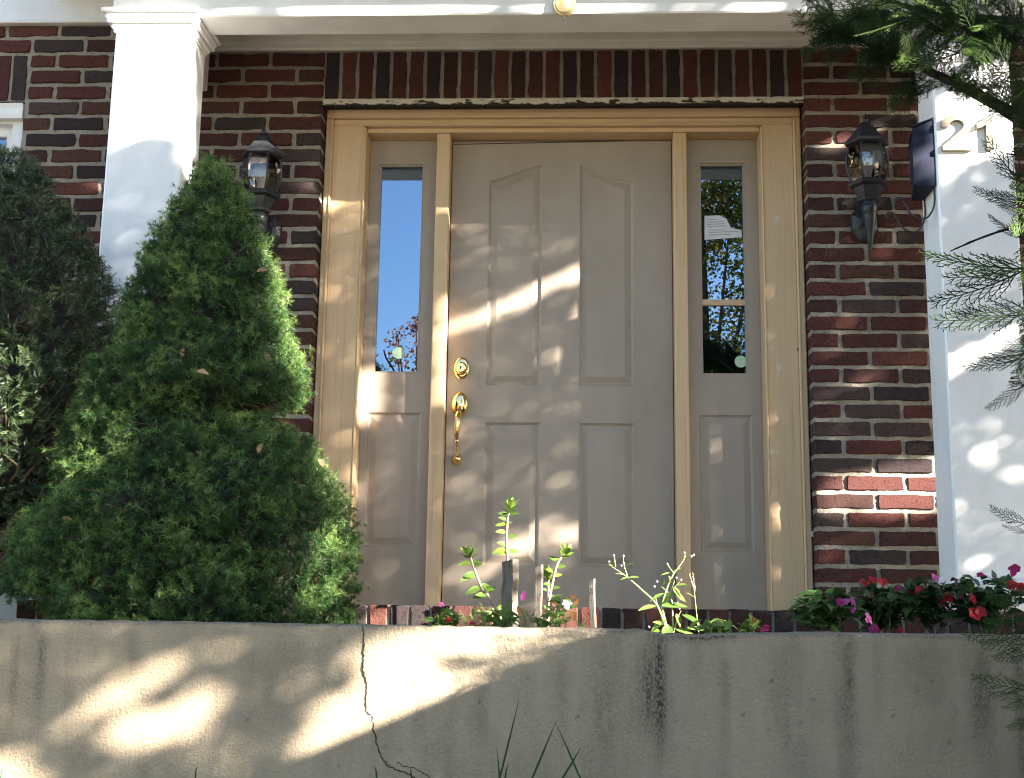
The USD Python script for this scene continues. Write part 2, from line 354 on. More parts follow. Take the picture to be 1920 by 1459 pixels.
WTOP = 3.045
WX0, WX1, WZ0, WZ1 = -2.262, -3.0, 1.55, 2.713        # window opening at the far left (WX0 its right jamb)
wall_parts = [mortar_patch(XR + .004, 2.3, 0.45, ZT + .02), mortar_patch(WX0, XL - .004, 0.45, WTOP), mortar_patch(XL - .004, XR + .004, 2.708, ZT + .02),
              mortar_patch(-3.4, WX0, WZ1, WTOP, .02), mortar_patch(-3.4, WX0, 0.45, WZ1 - 1.2, .02), mortar_patch(-3.4, WX1, WZ1 - 1.2, WZ1, .02)]
for x, s in ((XL - .004, 1), (XR + .004, -1)):          # the returns at the door opening
    Yg, Zg = np.meshgrid(np.linspace(0.0, .10, 10), np.linspace(.62, 2.712, 260), indexing='ij')
    X = x + s * .003 * (meshkit.fbm(np.stack([Yg * 0 + x, Yg, Zg], -1) * 60, 3, 4) - .3)
    i = np.arange(Yg.size).reshape(Yg.shape)
    fq = np.stack([i[:-1, :-1], i[1:, :-1], i[1:, 1:], i[:-1, 1:]], -1).reshape(-1, 4)
    wall_parts.append((np.stack([X, Yg, Zg], -1).reshape(-1, 3), fq if s > 0 else fq[:, ::-1]))
# the body of the wall behind the mortar, with the openings cut out
body = extr([rect(-3.6, 2.9, 0.0, 5.4), rect(XL - .02, XR + .02, 0.62, 2.72), rect(WX1 - .01, WX0 + .01, WZ0 - .01, WZ1 + .01)], 0.012, 0.30)
wall = obj('wall', cat(wall_parts), MORTAR, house, smooth=True)
obj('wall_core', body, MORTAR, house)
stuff_bricks = []
TONES = [0, 0, 0, 1, 1, 1, 2, 2, 3, 3, 4, 5, 6, 7]
J = 0.0165


def put_brick(x0, x1, z0, z1, y0=-0.003, y1=0.02, tone=None):
    m = brick_mesh(x0, x1, z0, z1, y0, y1, rng)
    t = BRICKS[rng.choice(TONES) if tone is None else tone]
    if hidden(((x0 + x1) / 2, 0, (z0 + z1) / 2)): stuff_bricks.append(m)
    else: obj('brick', m, t, wall)


for k in range(36):                                   # right of the door
    z1 = ZT - k * CH - J / 2; z0 = z1 - CH + J
    x = XR; first = True
    while x < 2.25:
        w = MOD if (k % 2 == 0 or not first) else MOD / 2
        put_brick(x + (0.0 if first else J / 2), x + w - J / 2, z0, z1, y1=.095 if first else .02)
        x += w; first = False
for k in range(-2, 36):                               # left of the door
    z1 = ZT - k * CH - J / 2; z0 = z1 - CH + J
    x = XL; first = True; z1 = min(z1, WTOP - .004)
    if z1 - z0 < .02: continue
    while x > -3.3:
        w = MOD if (k % 2 == 0 or not first) else MOD / 2
        a, b = x - w + J / 2, x - (0.0 if first else J / 2)
        x -= w
        if z0 > WZ1 - .01 and z1 < 2.93 and a < WX0: a = WX0 + .012     # the window's soldier course
        elif z1 <= WZ1 + .01 and z1 > WZ0 and a < WX0: a = WX0 + .002
        if b - a > .03: put_brick(a, b, z0, z1, y1=.095 if first else .02)
        first = False
for i in range(28):                                   # soldier course over the door
    p = (XR - XL) / 28; a = XL + i * p
    put_brick(a + J / 2 - .001, a + p - J / 2 + .001, 2.716, ZT - .004, tone=[4, 2, 1, 4, 1, 0, 4, 3, 0, 5, 2, 3, 1, 0, 4, 3, 2, 4, 3, 1, 4, 0, 1, 5, 0, 1, 4, 1][i])
for i in range(5):
    b = WX0 - .0 - i * .0693; put_brick(b - .0693 + J / 2, b - J / 2 + .004, 2.716, 2.915)
obj('brick_courses', cat(stuff_bricks), BRICKS[1], wall, kind='stuff')

# white frieze board and moulding on the house wall, left and right of the porch
for a, b in ((-3.6, -1.62), (1.62, 2.9)):
    obj('frieze_board', profile_x([(-.002, 3.045), (-.03, 3.045), (-.034, 3.05), (-.034, 3.058), (-.026, 3.064), (-.026, 3.45), (-.002, 3.45)], a, b), WHITE, house)
obj('eave_board', cbox(-3.8, 3.0, -.30, .30, 3.45, 3.50, .004), WHITE, house)
obj('foundation_ledge', cbox(-3.6, -1.66, -.035, .0, .40, .728, .008), PAVE, house)

# ------------------------------------------------------------------ window at the far left
win = thing('sash_window', 'white sash window at the far left, half behind the clipped yew', 'window')
obj('frame', extr([rect(WX1 + .002, WX0 - .002, WZ0, WZ1 - .004), rect(WX1 + .07, WX0 - .055, WZ0 + .08, WZ1 - .085)], .03, .12), WHITE, win)
obj('head_trim', profile_x([(.028, WZ1 - .075), (-.004, WZ1 - .075), (-.008, WZ1 - .06), (-.004, WZ1 - .03), (-.012, WZ1 - .012), (.028, WZ1 - .012)], WX1 + .003, WX0 - .003), WHITE, win)
obj('sash', extr([rect(WX1 + .07, WX0 - .055, WZ0 + .08, WZ1 - .085), rect(WX1 + .11, WX0 - .095, WZ0 + .12, 2.11), rect(WX1 + .11, WX0 - .095, 2.15, WZ1 - .125)], .07, .11), WHITE, win)
obj('pane', extr([rect(WX1 + .10, WX0 - .09, WZ0 + .11, WZ1 - .12)], .088, .094), GLASS, win)
obj('blind', extr([rect(WX1 + .05, WX0 - .05, WZ0 + .05, WZ1 - .05)], .13, .135), OLDWHITE, win)

# ------------------------------------------------------------------ door frame with sidelights
XM = -0.0475
frame = thing('door_frame', 'bare pine door frame with a taupe sidelight on each side', 'door frame')
FT, FB = 2.702, 0.660
LM, RM = (-.5625, -.508), (.408, .460)                 # mullions
LI, RI = -.852, .757                                   # inner edges of the side boards
# side boards with a raised outer moulding
for a, b, s in ((XL + .004, LI, 1), (RI, XR - .004, -1)):
    o = a if s > 0 else b; i = b if s > 0 else a
    def X(t): return o + s * t
    lo = sorted([X(.030), i - s * .008])
    obj('side_board', cbox(lo[0], lo[1], .084, .20, FB, 2.640, .002), PINE, frame)
    lo = sorted([X(0), X(.0295)]); obj('outer_moulding', cat([cbox(lo[0], lo[1], .070, .20, FB, FT - .040, .004), cbox(*sorted([X(.021), X(.0292)]), .064, .0705, FB, FT - .043, .002)]), PINE, frame)
    lo = sorted([i - s * .0078, i]); obj('inner_bead', cbox(lo[0], lo[1], .078, .20, FB, 2.626, .003), PINE, frame)
obj('head_moulding', cat([cbox(XL + .004, XR - .004, .070, .20, FT - .0395, FT, .004), cbox(XL + .006, XR - .006, .064, .0705, FT - .0395, FT - .031, .002)]), PINE_H, frame)
obj('head_board', cat([cbox(XL + .034, XR - .034, .084, .20, 2.6405, FT - .040, .002), cbox(XL + .036, XR - .036, .078, .20, 2.632, 2.6402, .003)]), PINE_H, frame)
obj('head_jamb', cbox(LI + .001, RI - .001, .105, .26, 2.612, 2.6315, .002), PINE_H, frame)
for k, (a, b) in enumerate((LM, RM)):
    obj('mullion', cat([cbox(a, b, .110, .26, FB, 2.6115, .003)]), PINE, frame)
obj('sill', cbox(LI - .002, RI + .002, .08, .32, .625, .6595, .004), PINE_H, frame)


def panel_mesh(shape, yface, depth=.011):
    """A raised panel: groove round the outline, bevel, and a flat field, facing -y. shape(d) is the outline moved inwards by d."""
    rings = [(0, 0), (.003, .006), (.008, depth), (.013, depth), (.036, .002), (.039, .0015)]
    v, f, k = [], [], len(shape(0))
    for d, dy in rings:
        p = shape(d); v.append(np.c_[p[:, 0], np.full(k, yface + dy), p[:, 1]])
    for r in range(len(rings) - 1):
        for i in range(k):
            j = (i + 1) % k; f += [(r * k + i, r * k + j, (r + 1) * k + j), (r * k + i, (r + 1) * k + j, (r + 1) * k + i)]
    last = (len(rings) - 1) * k; v = np.vstack(v); c = v[last:].mean(0); v = np.vstack([v, c])
    for i in range(k): f.append((last + i, last + (i + 1) % k, len(v) - 1))
    return v, np.array(f)


def rect_in(x0, x1, z0, z1): return lambda d: rect(x0 + d, x1 - d, z0 + d, z1 - d)


SY = .190
for (a, b, g0, g1, p0, p1) in ((LI + .001, LM[0] - .001, -.810, -.622, -.822, -.606), (RM[1] + .001, RI - .001, .518, .705, .507, .717)):
    gl, pn = rect(g0, g1, 1.617, 2.508), rect(p0, p1, .914, 1.455)
    sl = obj('sidelight_panel', extr([rect(a, b, FB + .001, 2.611), gl, pn], SY, SY + .045), TAUPE, frame)
    obj('panel', panel_mesh(rect_in(p0, p1, .914, 1.455), SY), TAUPE, sl)
    obj('glazing_bead', extr([rect(g0, g1, 1.617, 2.508), rect(g0 + .008, g1 - .008, 1.625, 2.500)], SY + .006, SY + .030), TAUPE, sl)
    obj('glass', extr([rect(g0 + .005, g1 - .005, 1.622, 2.503)], SY + .016, SY + .021), GLASS, sl)
obj('glazing_bar', cbox(.5185, .7045, SY + .0075, SY + .0135, 1.905, 1.931, .002), PINE_H, frame)
for px, py, r_, mt in ((1456, 412, .016, 'p'), (1461, 690, .013, 'p'), (1448, 655, .008, 'p'), (1446, 846, .011, 'p'), (1496, 655, .0045, 'g'), (1522, 1002, .010, 'p'), (648, 432, .010, 'p'), (634, 640, .008, 'p'), (652, 520, .007, 'p')):
    p_ = at(px, py, .0838); a_ = np.linspace(0, 2 * np.pi, 14, endpoint=False); w_ = r_ * (.7 + .5 * meshkit.noise(np.c_[np.cos(a_), np.sin(a_), a_ * 0 + px] * 1.7, 5))
    yy0 = .0695 if px > 1500 else .0835
    obj('filler_dab' if mt == 'p' else 'knot', extr([np.c_[p_[0] + w_ * .8 * np.cos(a_), p_[2] + w_ * 1.2 * np.sin(a_)]], yy0, yy0 + .002), FILLER if mt == 'p' else GAP, frame)
# dim hall behind the glass: closed room
hall = extr([rect(-1.6, 1.6, .5, 2.9), rect(-1.55, 1.55, .55, 2.85)], .30, 3.2)
obj('hall', cat([hall, cbox(-1.6, 1.6, 3.2, 3.25, .5, 2.9)]), ROOM, house)

# ------------------------------------------------------------------ lintel
nx = 700
xs = np.linspace(XL + .002, XR - .002, nx); zs_ = [2.7155, 2.7145, 2.711, 2.7085]
lv, lt = [], []
r2 = np.random.default_rng(3)
for k, u_ in enumerate(np.linspace(0, 1, 14)):
    yy_ = np.interp(u_, [0, .1, .7, .8, 1], [-.004, -.0075, -.007, -.003, .035]); zz_ = np.interp(u_, [0, .7, .8, 1], [2.7155, 2.6875, 2.6855, 2.6905])
    p = np.stack([xs, xs * 0 + u_ * .05, xs * 0], -1)
    n_ = meshkit.fbm(p * np.array([19, 60, 1]), 4, 9); n2_ = meshkit.fbm(p * np.array([45, 90, 1]), 3, 2)
    t = np.clip((n_ * .6 + n2_ * .5 + np.interp(u_, [0, .2, .45, .62, .74, 1], [-.26, -.16, -.08, .02, .3, .5]) - .50) * 14, 0, 1)
    lv.append(np.stack([xs, yy_ + .002 * t, zz_ + .002 * (n2_ - .5)], -1)); lt.append(t)
i = np.arange(nx * 14).reshape(14, nx)
obj('lintel', (np.vstack(lv), np.stack([i[:-1, :-1], i[1:, :-1], i[1:, 1:], i[:-1, 1:]], -1).reshape(-1, 4)), PEEL, house, tint=np.concatenate(lt))

# ------------------------------------------------------------------ front door
door = thing('front_door', 'taupe six foot panelled front door with arched upper panels', 'door')
DC = -.0500
DX0, DX1, DZ0, DZ1 = LM[1] + .004, RM[0] - .004, .668, 2.606


def arch(x0, x1, z0, z1, z2, left):
    """Panel outline whose top rises in an S curve towards the door's middle."""
    def shape(d):
        t = np.linspace(0, 1, 16); s = t * t * (3 - 2 * t) * .55 + t * .45
        if not left: s = s[::-1]
        a, b = x0 + d, x1 - d
        top = np.c_[a + (b - a) * t, z1 - d * 1.05 + (z2 - z1 - d * .35) * s]
        return np.vstack([[(a, z0 + d), (b, z0 + d)], top[::-1]])
    return shape


PANELS = [arch(DC - .298, DC - .078, 1.570, 2.434, 2.503, True), arch(DC + .078, DC + .298, 1.570, 2.434, 2.503, False), rect_in(DC - .298, DC - .078, .848, 1.418), rect_in(DC + .078, DC + .298, .848, 1.418)]
leaf = obj('slab', extr([rect(DX0, DX1, DZ0, DZ1)] + [p(0) for p in PANELS], SY, SY + .044), TAUPE, door)
for pl in PANELS: obj('panel', panel_mesh(pl, SY), TAUPE, door)
obj('slab_back', cbox(DX0 + .003, DX1 - .003, SY + .030, SY + .043, DZ0 + .003, DZ1 - .003, .002), TAUPE, door)
obj('weather_gap', extr([rect(DX0 - .0035, DX1 + .0035, DZ0, DZ1 + .0045)], SY + .038, SY + .060), GAP, frame)
obj('weather_strip', tube(smoothline([(DX0 + .002, SY - .001, 2.594), (-.25, SY - .002, 2.598), (DX1 - .20, SY - .001, 2.6065)]), .0018, 5), GAP, frame)
# deadbolt
dx, dz = at(865, 691, SY)[[0, 2]]
def on_door(mesh, x, z, y=SY):
    """A lathe about z turned to stick out of the door (+z becomes -y)."""
    v, f = arr(mesh); return np.stack([x + v[:, 0], y - v[:, 2], z + v[:, 1]], 1), f


db = obj('deadbolt', on_door(lathe([(.034, 0), (.034, .003), (.0325, .007), (.027, .0105), (.018, .012)], 40, 0, (0, 0, 0), 1.0, 1.34), dx, dz), BRASS, door, smooth=50)
obj('cylinder', on_door(lathe([(.026, 0), (.026, .012), (.024, .022), (.0215, .026), (.0185, .0275), (.018, .026), (.010, .026)], 32, 0, (0, -.002, 0)), dx, dz, SY - .008), BRASS, db, smooth=45)
obj('keyhole', on_door(lathe([(.005, 0), (.005, .0012)], 12, 0, (0, -.003, 0), .5, 1.3), dx, dz, SY - .0345), GAP, db)
hx, hz = at(862, 758, SY)[[0, 2]]
hs = obj('handle_plate', on_door(lathe([(.036, 0), (.036, .003), (.034, .010), (.028, .017), (.018, .021), (.006, .0225)], 40, 0, (0, 0, 0), 1.0, 1.42), hx, hz), BRASS, door, smooth=60)
kx, kz = at(857, 862, SY)[[0, 2]]
grip = smoothline([(hx, SY - .018, hz - .030), (hx - .001, SY - .036, hz - .042), (hx - .003, SY - .052, hz - .075), (hx - .006, SY - .054, hz - .115), (kx + .001, SY - .044, kz + .072), (kx + .002, SY - .036, kz + .038), (kx + .001, SY - .030, kz + .012)], 6)
gr = np.interp(np.linspace(0, 1, len(grip)), [0, .08, .2, .36, .55, .66, .70, .74, .9, 1], [.006, .0075, .0125, .0145, .0105, .0075, .0095, .006, .0052, .006])
obj('grip', tube(grip, gr, 14), BRASS, hs, smooth=50)
obj('thumb_latch', tube([(hx, SY - .02, hz - .018), (hx + .002, SY - .045, hz - .024), (hx + .002, SY - .055, hz - .030)], [.006, .010, .006], 10), BRASS, hs, smooth=50)
obj('lower_mount', on_door(lathe([(.0215, 0), (.0215, .003), (.020, .010), (.016, .020), (.0115, .027), (.004, .030)], 28, 0, (0, 0, 0), 1.0, 1.15), kx, kz), BRASS, door, smooth=60)

# stickers and the torn notice on the glass
for (px, py, r, lab) in ((747, 662, 11.5, 'round mint green sticker on the left sidelight glass, over the blue reflection'), (1389, 678, 12, 'round mint green sticker in the lower corner of the right sidelight glass')):
    p = at(px, py, SY + .0145); a = np.linspace(0, 2 * np.pi, 32, endpoint=False)
    obj('sticker', extr([np.c_[p[0] + .0245 * np.cos(a), p[2] + .0245 * np.sin(a)]], SY + .0140, SY + .0152), DOT, label=lab, category='sticker')
N_ = lambda px, py: at(px, py, SY + .0145)[[0, 2]]
notice = thing('paper_notice', 'torn white paper notice taped on the right sidelight glass', 'notice')
obj('sheet', extr([np.array([N_(1321, 405), N_(1349, 404), N_(1362, 410), N_(1371, 428), N_(1390, 431), N_(1391, 445), N_(1321, 450)])], SY + .0138, SY + .0148), PAPER, notice)
for py, x0, x1 in ((412, 1328, 1346), (417, 1326, 1356), (421, 1326, 1358), (425, 1326, 1362), (432, 1332, 1358), (436, 1330, 1384), (441, 1328, 1372)):
    a, b = N_(x0, py), N_(x1, py - .04 * (x1 - x0)); t_ = .0013
    obj('print_line', extr([np.array([a - (0, t_), b - (0, t_), b + (0, t_), a + (0, t_)])], SY + .0130, SY + .0136), PRINT, notice)

# ------------------------------------------------------------------ porch: beam, ceiling, trim
porch = thing('porch_roof', 'white painted porch beam and ceiling trim over the front door', 'porch roof')
obj('front_beam', cbox(-1.66, 1.52, -.65, -.50, 2.750, 3.16, .005), WHITE, porch)
for a, b in ((-1.66, -1.50), (1.36, 1.52)): obj('side_beam', cbox(a, b, -.4995, -.001, 2.7505, 3.16, .004), WHITE, porch)
obj('ceiling', cbox(-1.50, 1.36, -.4995, -.001, 3.06, 3.16, .002), OLDWHITE, porch)
obj('wall_trim', profile_x([(-.002, 2.924), (-.016, 2.924), (-.020, 2.930), (-.020, 2.948), (-.030, 2.955), (-.034, 2.975), (-.046, 2.982), (-.060, 3.0), (-.060, 3.06), (-.002, 3.06)], -1.50, 1.36), OLDWHITE, porch)
obj('roof_slab', cbox(-2.15, 2.0, -1.28, -.001, 3.1605, 3.30, .006), WHITE, porch)
fx = thing('hanging_ornament', 'round brass coloured ornament hanging before the white beam', 'ornament')
fp = at(1058, 4, -.69)
obj('disc', on_door(lathe([(.039, 0), (.041, .006), (.037, .012), (.033, .011), (.030, .015), (.026, .014), (.012, .019), (.002, .020)], 36, 0, (0, 0, 0), 1.0, 1.22), fp[0], fp[2] + .004, -.664), GOLD, fx, smooth=40)
obj('finial', lathe([(.001, -.062), (.005, -.056), (.004, -.050), (.002, -.047)], 12, 0, (fp[0], -.672, fp[2] + .004)), GOLD, fx, smooth=True)
obj('hook', tube([(fp[0], -.672, fp[2] + .05), (fp[0], -.668, fp[2] + .12), (fp[0], -.648, fp[2] + .13)], .003, 6), GOLD, fx)


def column(x0, x1, y0, y1, label):
    c = thing('porch_column', label, 'column', 'columns of the porch')
    zb = .690
    obj('shaft', cbox(x0, x1, y0, y1, zb + .05, 2.735, .006), WHITE, c)
    def ring(z0, z1, o, ch=.003): return cbox(x0 - o, x1 + o, y0 - o, y1 + o, z0, z1, ch)
    obj('capital', cat([ring(2.690, 2.701, .006), ring(2.7012, 2.720, .016, .010), ring(2.7202, 2.733, .026), ring(2.7332, 2.753, .034, .009), ring(2.7532, 2.7705, .043, .004)]), WHITE, c)
    obj('base', cat([ring(zb, zb + .085, .028, .004), hull(np.vstack([[(x0 - o, y, z) for y in (y0 - o, y1 + o)] + [(x1 + o, y, z) for y in (y0 - o, y1 + o)] for o, z in ((.0275, zb + .0852), (.002, zb + .112))]))]), OLDWHITE, c)
    return c


column(-1.643, -1.375, -.65, -.45, 'white square porch column left of the door, behind the spruce')
column(1.234, 1.497, -.65, -.46, 'white square porch column right of the door bearing the house number')

# ------------------------------------------------------------------ brick stoop
stoop = thing('brick_stoop', 'low brick stoop with a rowlock edge before the door', 'stoop')
SZ = float(at(683, 1133.5, -.72)[2])
core = obj('core', cat([cbox(-1.8, 1.66, -.712, .0, .40, SZ - .006, .002), cbox(XL - .01, XR + .01, -.01, .08, .40, SZ - .012, .002)]), MORTAR, stoop)
r3 = np.random.default_rng(8)
for i in range(51):
    a = -1.8 + i * .0677
    obj('brick', brick_mesh(a + .005, a + .0627, SZ - .11, SZ + r3.normal(0, .001), -.722, -.55, r3, .0012), BRICKS[[4, 3, 1, 2, 3, 0, 1, 4][r3.integers(8)]], stoop)

# ------------------------------------------------------------------ lanterns


def lantern(x, zo, label):
    l = thing('wall_lantern', label, 'lantern', 'lanterns beside the door')
    cx, cy, ph = x, -.135, np.pi / 6 + np.pi / 2 * 0
    ph = np.pi / 6                                     # a face looks straight out
    z = lambda v: v + zo
    ring = lambda pr: lathe([(r, z(h)) for r, h in pr], 6, ph - np.pi / 6 + np.pi / 3 * .5 * 0, (cx, cy, 0))
    ringf = lambda pr: rot(lathe([(r, z(h)) for r, h in pr], 6, 0, (cx, cy, 0)), (0, 0, 1), 0, (cx, cy, 0))
    obj('roof', ringf([(.070, 2.452), (.083, 2.456), (.086, 2.466), (.078, 2.474), (.055, 2.500), (.040, 2.522), (.030, 2.528)]), BLACKMETAL, l)
    fn = lathe([(.029, z(2.526)), (.029, z(2.534)), (.020, z(2.546)), (.008, z(2.552)), (.010, z(2.560)), (.005, z(2.566)), (.004, z(2.578)), (.0015, z(2.586))], 16, 0, (cx, cy, 0))
    obj('finial', fn, BLACKMETAL, l, smooth=40)
    prof = [(.057, 2.303), (.068, 2.325), (.077, 2.352), (.080, 2.380), (.079, 2.405), (.074, 2.432), (.067, 2.453)]
    for k in range(6):                                 # six bent panes and six ribs
        a0, a1 = k * np.pi / 3, (k + 1) * np.pi / 3
        v = np.array([[cx + (r - .002) * np.cos(a), cy + (r - .002) * np.sin(a), z(h)] for r, h in prof for a in (a0 + .04, a1 - .04)])
        f = np.array([(2 * i, 2 * i + 1, 2 * i + 3, 2 * i + 2) for i in range(len(prof) - 1)])
        obj('glass_pane', (v, f), LANTERN_GLASS, l)
        obj('rib', tube([(cx + r * np.cos(a0), cy + r * np.sin(a0), z(h)) for r, h in prof], .0042, 5), BLACKMETAL, l)
    obj('lower_ring', ringf([(.056, 2.283), (.076, 2.290), (.080, 2.297), (.072, 2.306), (.052, 2.310)]), BLACKMETAL, l)
    obj('cup', ringf([(.030, 2.224), (.044, 2.230), (.047, 2.240), (.043, 2.246), (.050, 2.262), (.058, 2.2828)]), BLACKMETAL, l)
    obj('bulb', lathe([(.013, z(2.315)), (.014, z(2.338)), (.021, z(2.360)), (.029, z(2.380)), (.0305, z(2.394)), (.026, z(2.410)), (.014, z(2.420)), (.003, z(2.423))], 20, 0, (cx, cy, 0)), BULB, l, smooth=True)
    obj('socket', lathe([(.016, z(2.306)), (.016, z(2.3149))], 14, 0, (cx, cy, 0)), OLDWHITE, l, smooth=40)
    obj('back_plate', on_door(lathe([(.064, 0), (.064, .006), (.058, .014), (.040, .024), (.020, .028)], 8, np.pi / 8, (0, 0, 0), .86, 1.25), cx + .010, z(2.185), -.004), BLACKMETAL, l)
    arm = smoothline([(cx + .008, -.03, z(2.185)), (cx + .004, -.075, z(2.180)), (cx, cy + .004, z(2.196)), (cx, cy, z(2.225))], 6)
    obj('arm', tube(arm, np.interp(np.linspace(0, 1, len(arm)), [0, .5, 1], [.018, .022, .026]), 10), BLACKMETAL, l, smooth=50)
    tail = smoothline([(cx, cy, z(2.222)), (cx + .002, cy + .002, z(2.180)), (cx + .004, cy + .010, z(2.120)), (cx + .004, cy + .022, z(2.045))], 6)
    obj('tail', tube(tail, np.interp(np.linspace(0, 1, len(tail)), [0, .12, .3, .34, .40, .8, 1], [.026, .032, .029, .024, .026, .013, .006]), 10), BLACKMETAL, l, smooth=50)


lantern(1.127, 0.0, 'black six sided wall lantern beside the mailbox, its white bulb visible')
lantern(-1.222, -.040, 'black wall lantern partly behind the top of the dwarf spruce')

# ------------------------------------------------------------------ mailbox on the column's inner side
mb = thing('mailbox', 'dark wall mailbox with wire paper hooks on the inner side of right column', 'mailbox')
mx0, mx1, my0, my1 = 1.158, 1.231, -.642, -.49
cs = m3.CrossSection([np.array([(mx0, 2.113), (mx1, 2.113), (mx1, 2.350), (mx0 + .012, 2.322), (mx0, 2.312)])], m3.FillRule.NonZero)
v, f = arr(cs.extrude(my1 - my0)); obj('box', (np.stack([mx1 - (mx1 - v[:, 0]) * (1 - .42 * (1 - v[:, 2] / (my1 - my0))), my1 - v[:, 2], v[:, 1]], 1), f), NAVY, mb)
cs = m3.CrossSection([np.array([(mx0 - .005, 2.300), (mx0 - .002, 2.300), (mx0 + .0095, 2.3255), (mx1, 2.3535), (mx1, 2.3575), (mx0 + .006, 2.3295)])], m3.FillRule.NonZero)
v, f = arr(cs.extrude(my1 - my0 + .012)); obj('lid', (np.stack([mx1 - (mx1 - v[:, 0]) * (1 - .42 * (1 - v[:, 2] / (my1 - my0 + .012))), my1 + .006 - v[:, 2], v[:, 1]], 1), f), NAVY, mb)
for y, zo in ((-.625, 0.0), (-.508, -.010)):
    pts = [(1.228, y, 2.12), (1.229, y, 2.07), (1.222, y, 2.035), (1.200, y, 2.005), (1.170, y, 2.004), (1.145, y, 2.022), (1.130, y, 2.052), (1.118, y, 2.070), (1.102, y, 2.072), (1.094, y, 2.062), (1.098, y, 2.052), (1.106, y, 2.054)]
    obj('paper_hook', tube(smoothline([(a, b, c + zo) for a, b, c in pts], 6), .0032, 6), BLACKMETAL, mb, smooth=True)

# ------------------------------------------------------------------ house numbers
for ch, (xa, xb), (za, zb), lab in (('2', (1.252, 1.354), (2.231, 2.359), 'raised tan numeral 2 on the white right column'), ('1', (1.370, 1.424), (2.236, 2.354), 'raised tan numeral 1 on the white column, half behind sprays')):
    if ch == '2':
        t = meshkit.text_mesh(ch, zb - za, 0.016, bold=True); v, f = arr(t)
    else:                                              # a numeral one with a flag and no foot
        cs = m3.CrossSection([np.array([(.030, 0), (.054, 0), (.054, .118), (.036, .118), (.020, .100), (.0, .090), (.0, .072), (.016, .076), (.030, .086)])], m3.FillRule.NonZero)
        v, f = arr(cs.extrude(.016))
    s = np.array([(xb - xa) / np.ptp(v[:, 0]), (zb - za) / np.ptp(v[:, 1])])
    w = np.stack([xa + (v[:, 0] - v[:, 0].min()) * s[0], -.652 - v[:, 2], za + (v[:, 1] - v[:, 1].min()) * s[1]], 1)
    obj('house_number', (w, f[:, ::-1] if False else f), NUMWOOD, label=lab, category='number')
# ------------------------------------------------------------------ rendered garden wall with its crack
CY0, CY1, CTOP = -1.85, -1.645, .627
pxx = lambda px, py=1180: at(px, py, CY0)[0]
dip_x = [-4, pxx(1195), pxx(1215), pxx(1245), pxx(1300), pxx(1400), pxx(1455), pxx(1520), 4]
dip_z = [0, 0, -.003, -.0085, -.0095, -.0065, -.004, -.001, 0]


def top_z(x):
    x = np.asarray(x, float); n = meshkit.fbm(np.stack([x * 30, x * 0, x * 0], -1), 4, 21) - .5
    return CTOP + np.interp(x, dip_x, dip_z) + .006 * n - .004 * np.clip(meshkit.noise(np.stack([x * 45, x * 0, x * 0 + 3], -1), 5) - .78, 0, 1) / .22


gw = thing('garden_wall', 'cracked stained low garden wall of pale render across the foreground', 'wall')
nx, nz = 640, 110
xs = np.linspace(-2.9, 2.15, nx); ts = np.linspace(0, 1, nz)
X, T = np.meshgrid(xs, ts, indexing='ij'); TZ = top_z(xs)[:, None]
Zw = -.05 + (TZ - .006 + .05) * T
Yw = CY0 + .004 * (meshkit.fbm(np.stack([X * 12, X * 0, Zw * 12], -1), 4, 5) - .5) + .006 * (meshkit.fbm(np.stack([X * 3, X * 0, Zw * 3], -1), 2, 6) - .5)
rows_v, rows_t = [np.stack([X, Yw, Zw], -1)], []
streak = meshkit.fbm(np.stack([X * 26, X * 0, Zw * 2.2], -1), 4, 31); broad = meshkit.fbm(np.stack([X * 5, X * 0, Zw * 2], -1), 3, 33)
st = np.clip((streak - .47) * 1.9, 0, 1) * np.clip((broad - .36) * 3, 0, 1) * .75
for px, py0, py1, w, k in ((30, 1200, 1340, 7, .45), (80, 1195, 1300, 7, .45), (185, 1185, 1265, 14, .28), (252, 1185, 1300, 12, .30), (535, 1195, 1370, 30, .26), (480, 1240, 1330, 18, .18), (860, 1240, 1330, 20, .16), (905, 1260, 1400, 12, .2),
                            (980, 1250, 1380, 22, .28), (1052, 1240, 1420, 14, .34), (1238, 1195, 1430, 13, .58), (1225, 1200, 1380, 26, .35), (1300, 1190, 1300, 14, .34), (1360, 1230, 1360, 10, .3), (1592, 1260, 1325, 10, .42), (1590, 1200, 1459, 16, .2), (1645, 1190, 1350, 9, .36), (1740, 1200, 1330, 22, .26), (1860, 1200, 1420, 26, .16)):
    a, b = at(px, py0, CY0), at(px, py1, CY0); wm = w / 807
    g = np.exp(-((X - a[0]) / wm) ** 2) * np.clip((a[2] + .02 - Zw) / .04, 0, 1) * np.clip((Zw - b[2] + .05) / .14, 0, 1)
    st = st + g * k * np.clip(.35 + 1.3 * (streak - .25), 0, 1.3)
edge = np.clip(1 - (TZ - Zw) / .012, 0, 1) * np.clip(meshkit.fbm(np.stack([X * 9, X * 0, X * 0], -1), 3, 41) * 2.2 - .55, 0, 1) * .7
chip = np.clip(1 - (TZ - Zw) / .022, 0, 1) * np.exp(-((X - pxx(1300)) / .11) ** 4) * .55
st = np.clip(st + edge + chip + .075, 0, .95)
rng = np.random.default_rng(77)
for k in range(75):                                   # little pits
    a = at(rng.uniform(20, 1900), rng.uniform(1200, 1455), CY0); st += rng.uniform(.15, .8) * np.exp(-((X - a[0]) ** 2 + (Zw - a[2]) ** 2) / rng.uniform(.0016, .0038) ** 2)
W3 = np.stack([X, Yw, Zw], -1)
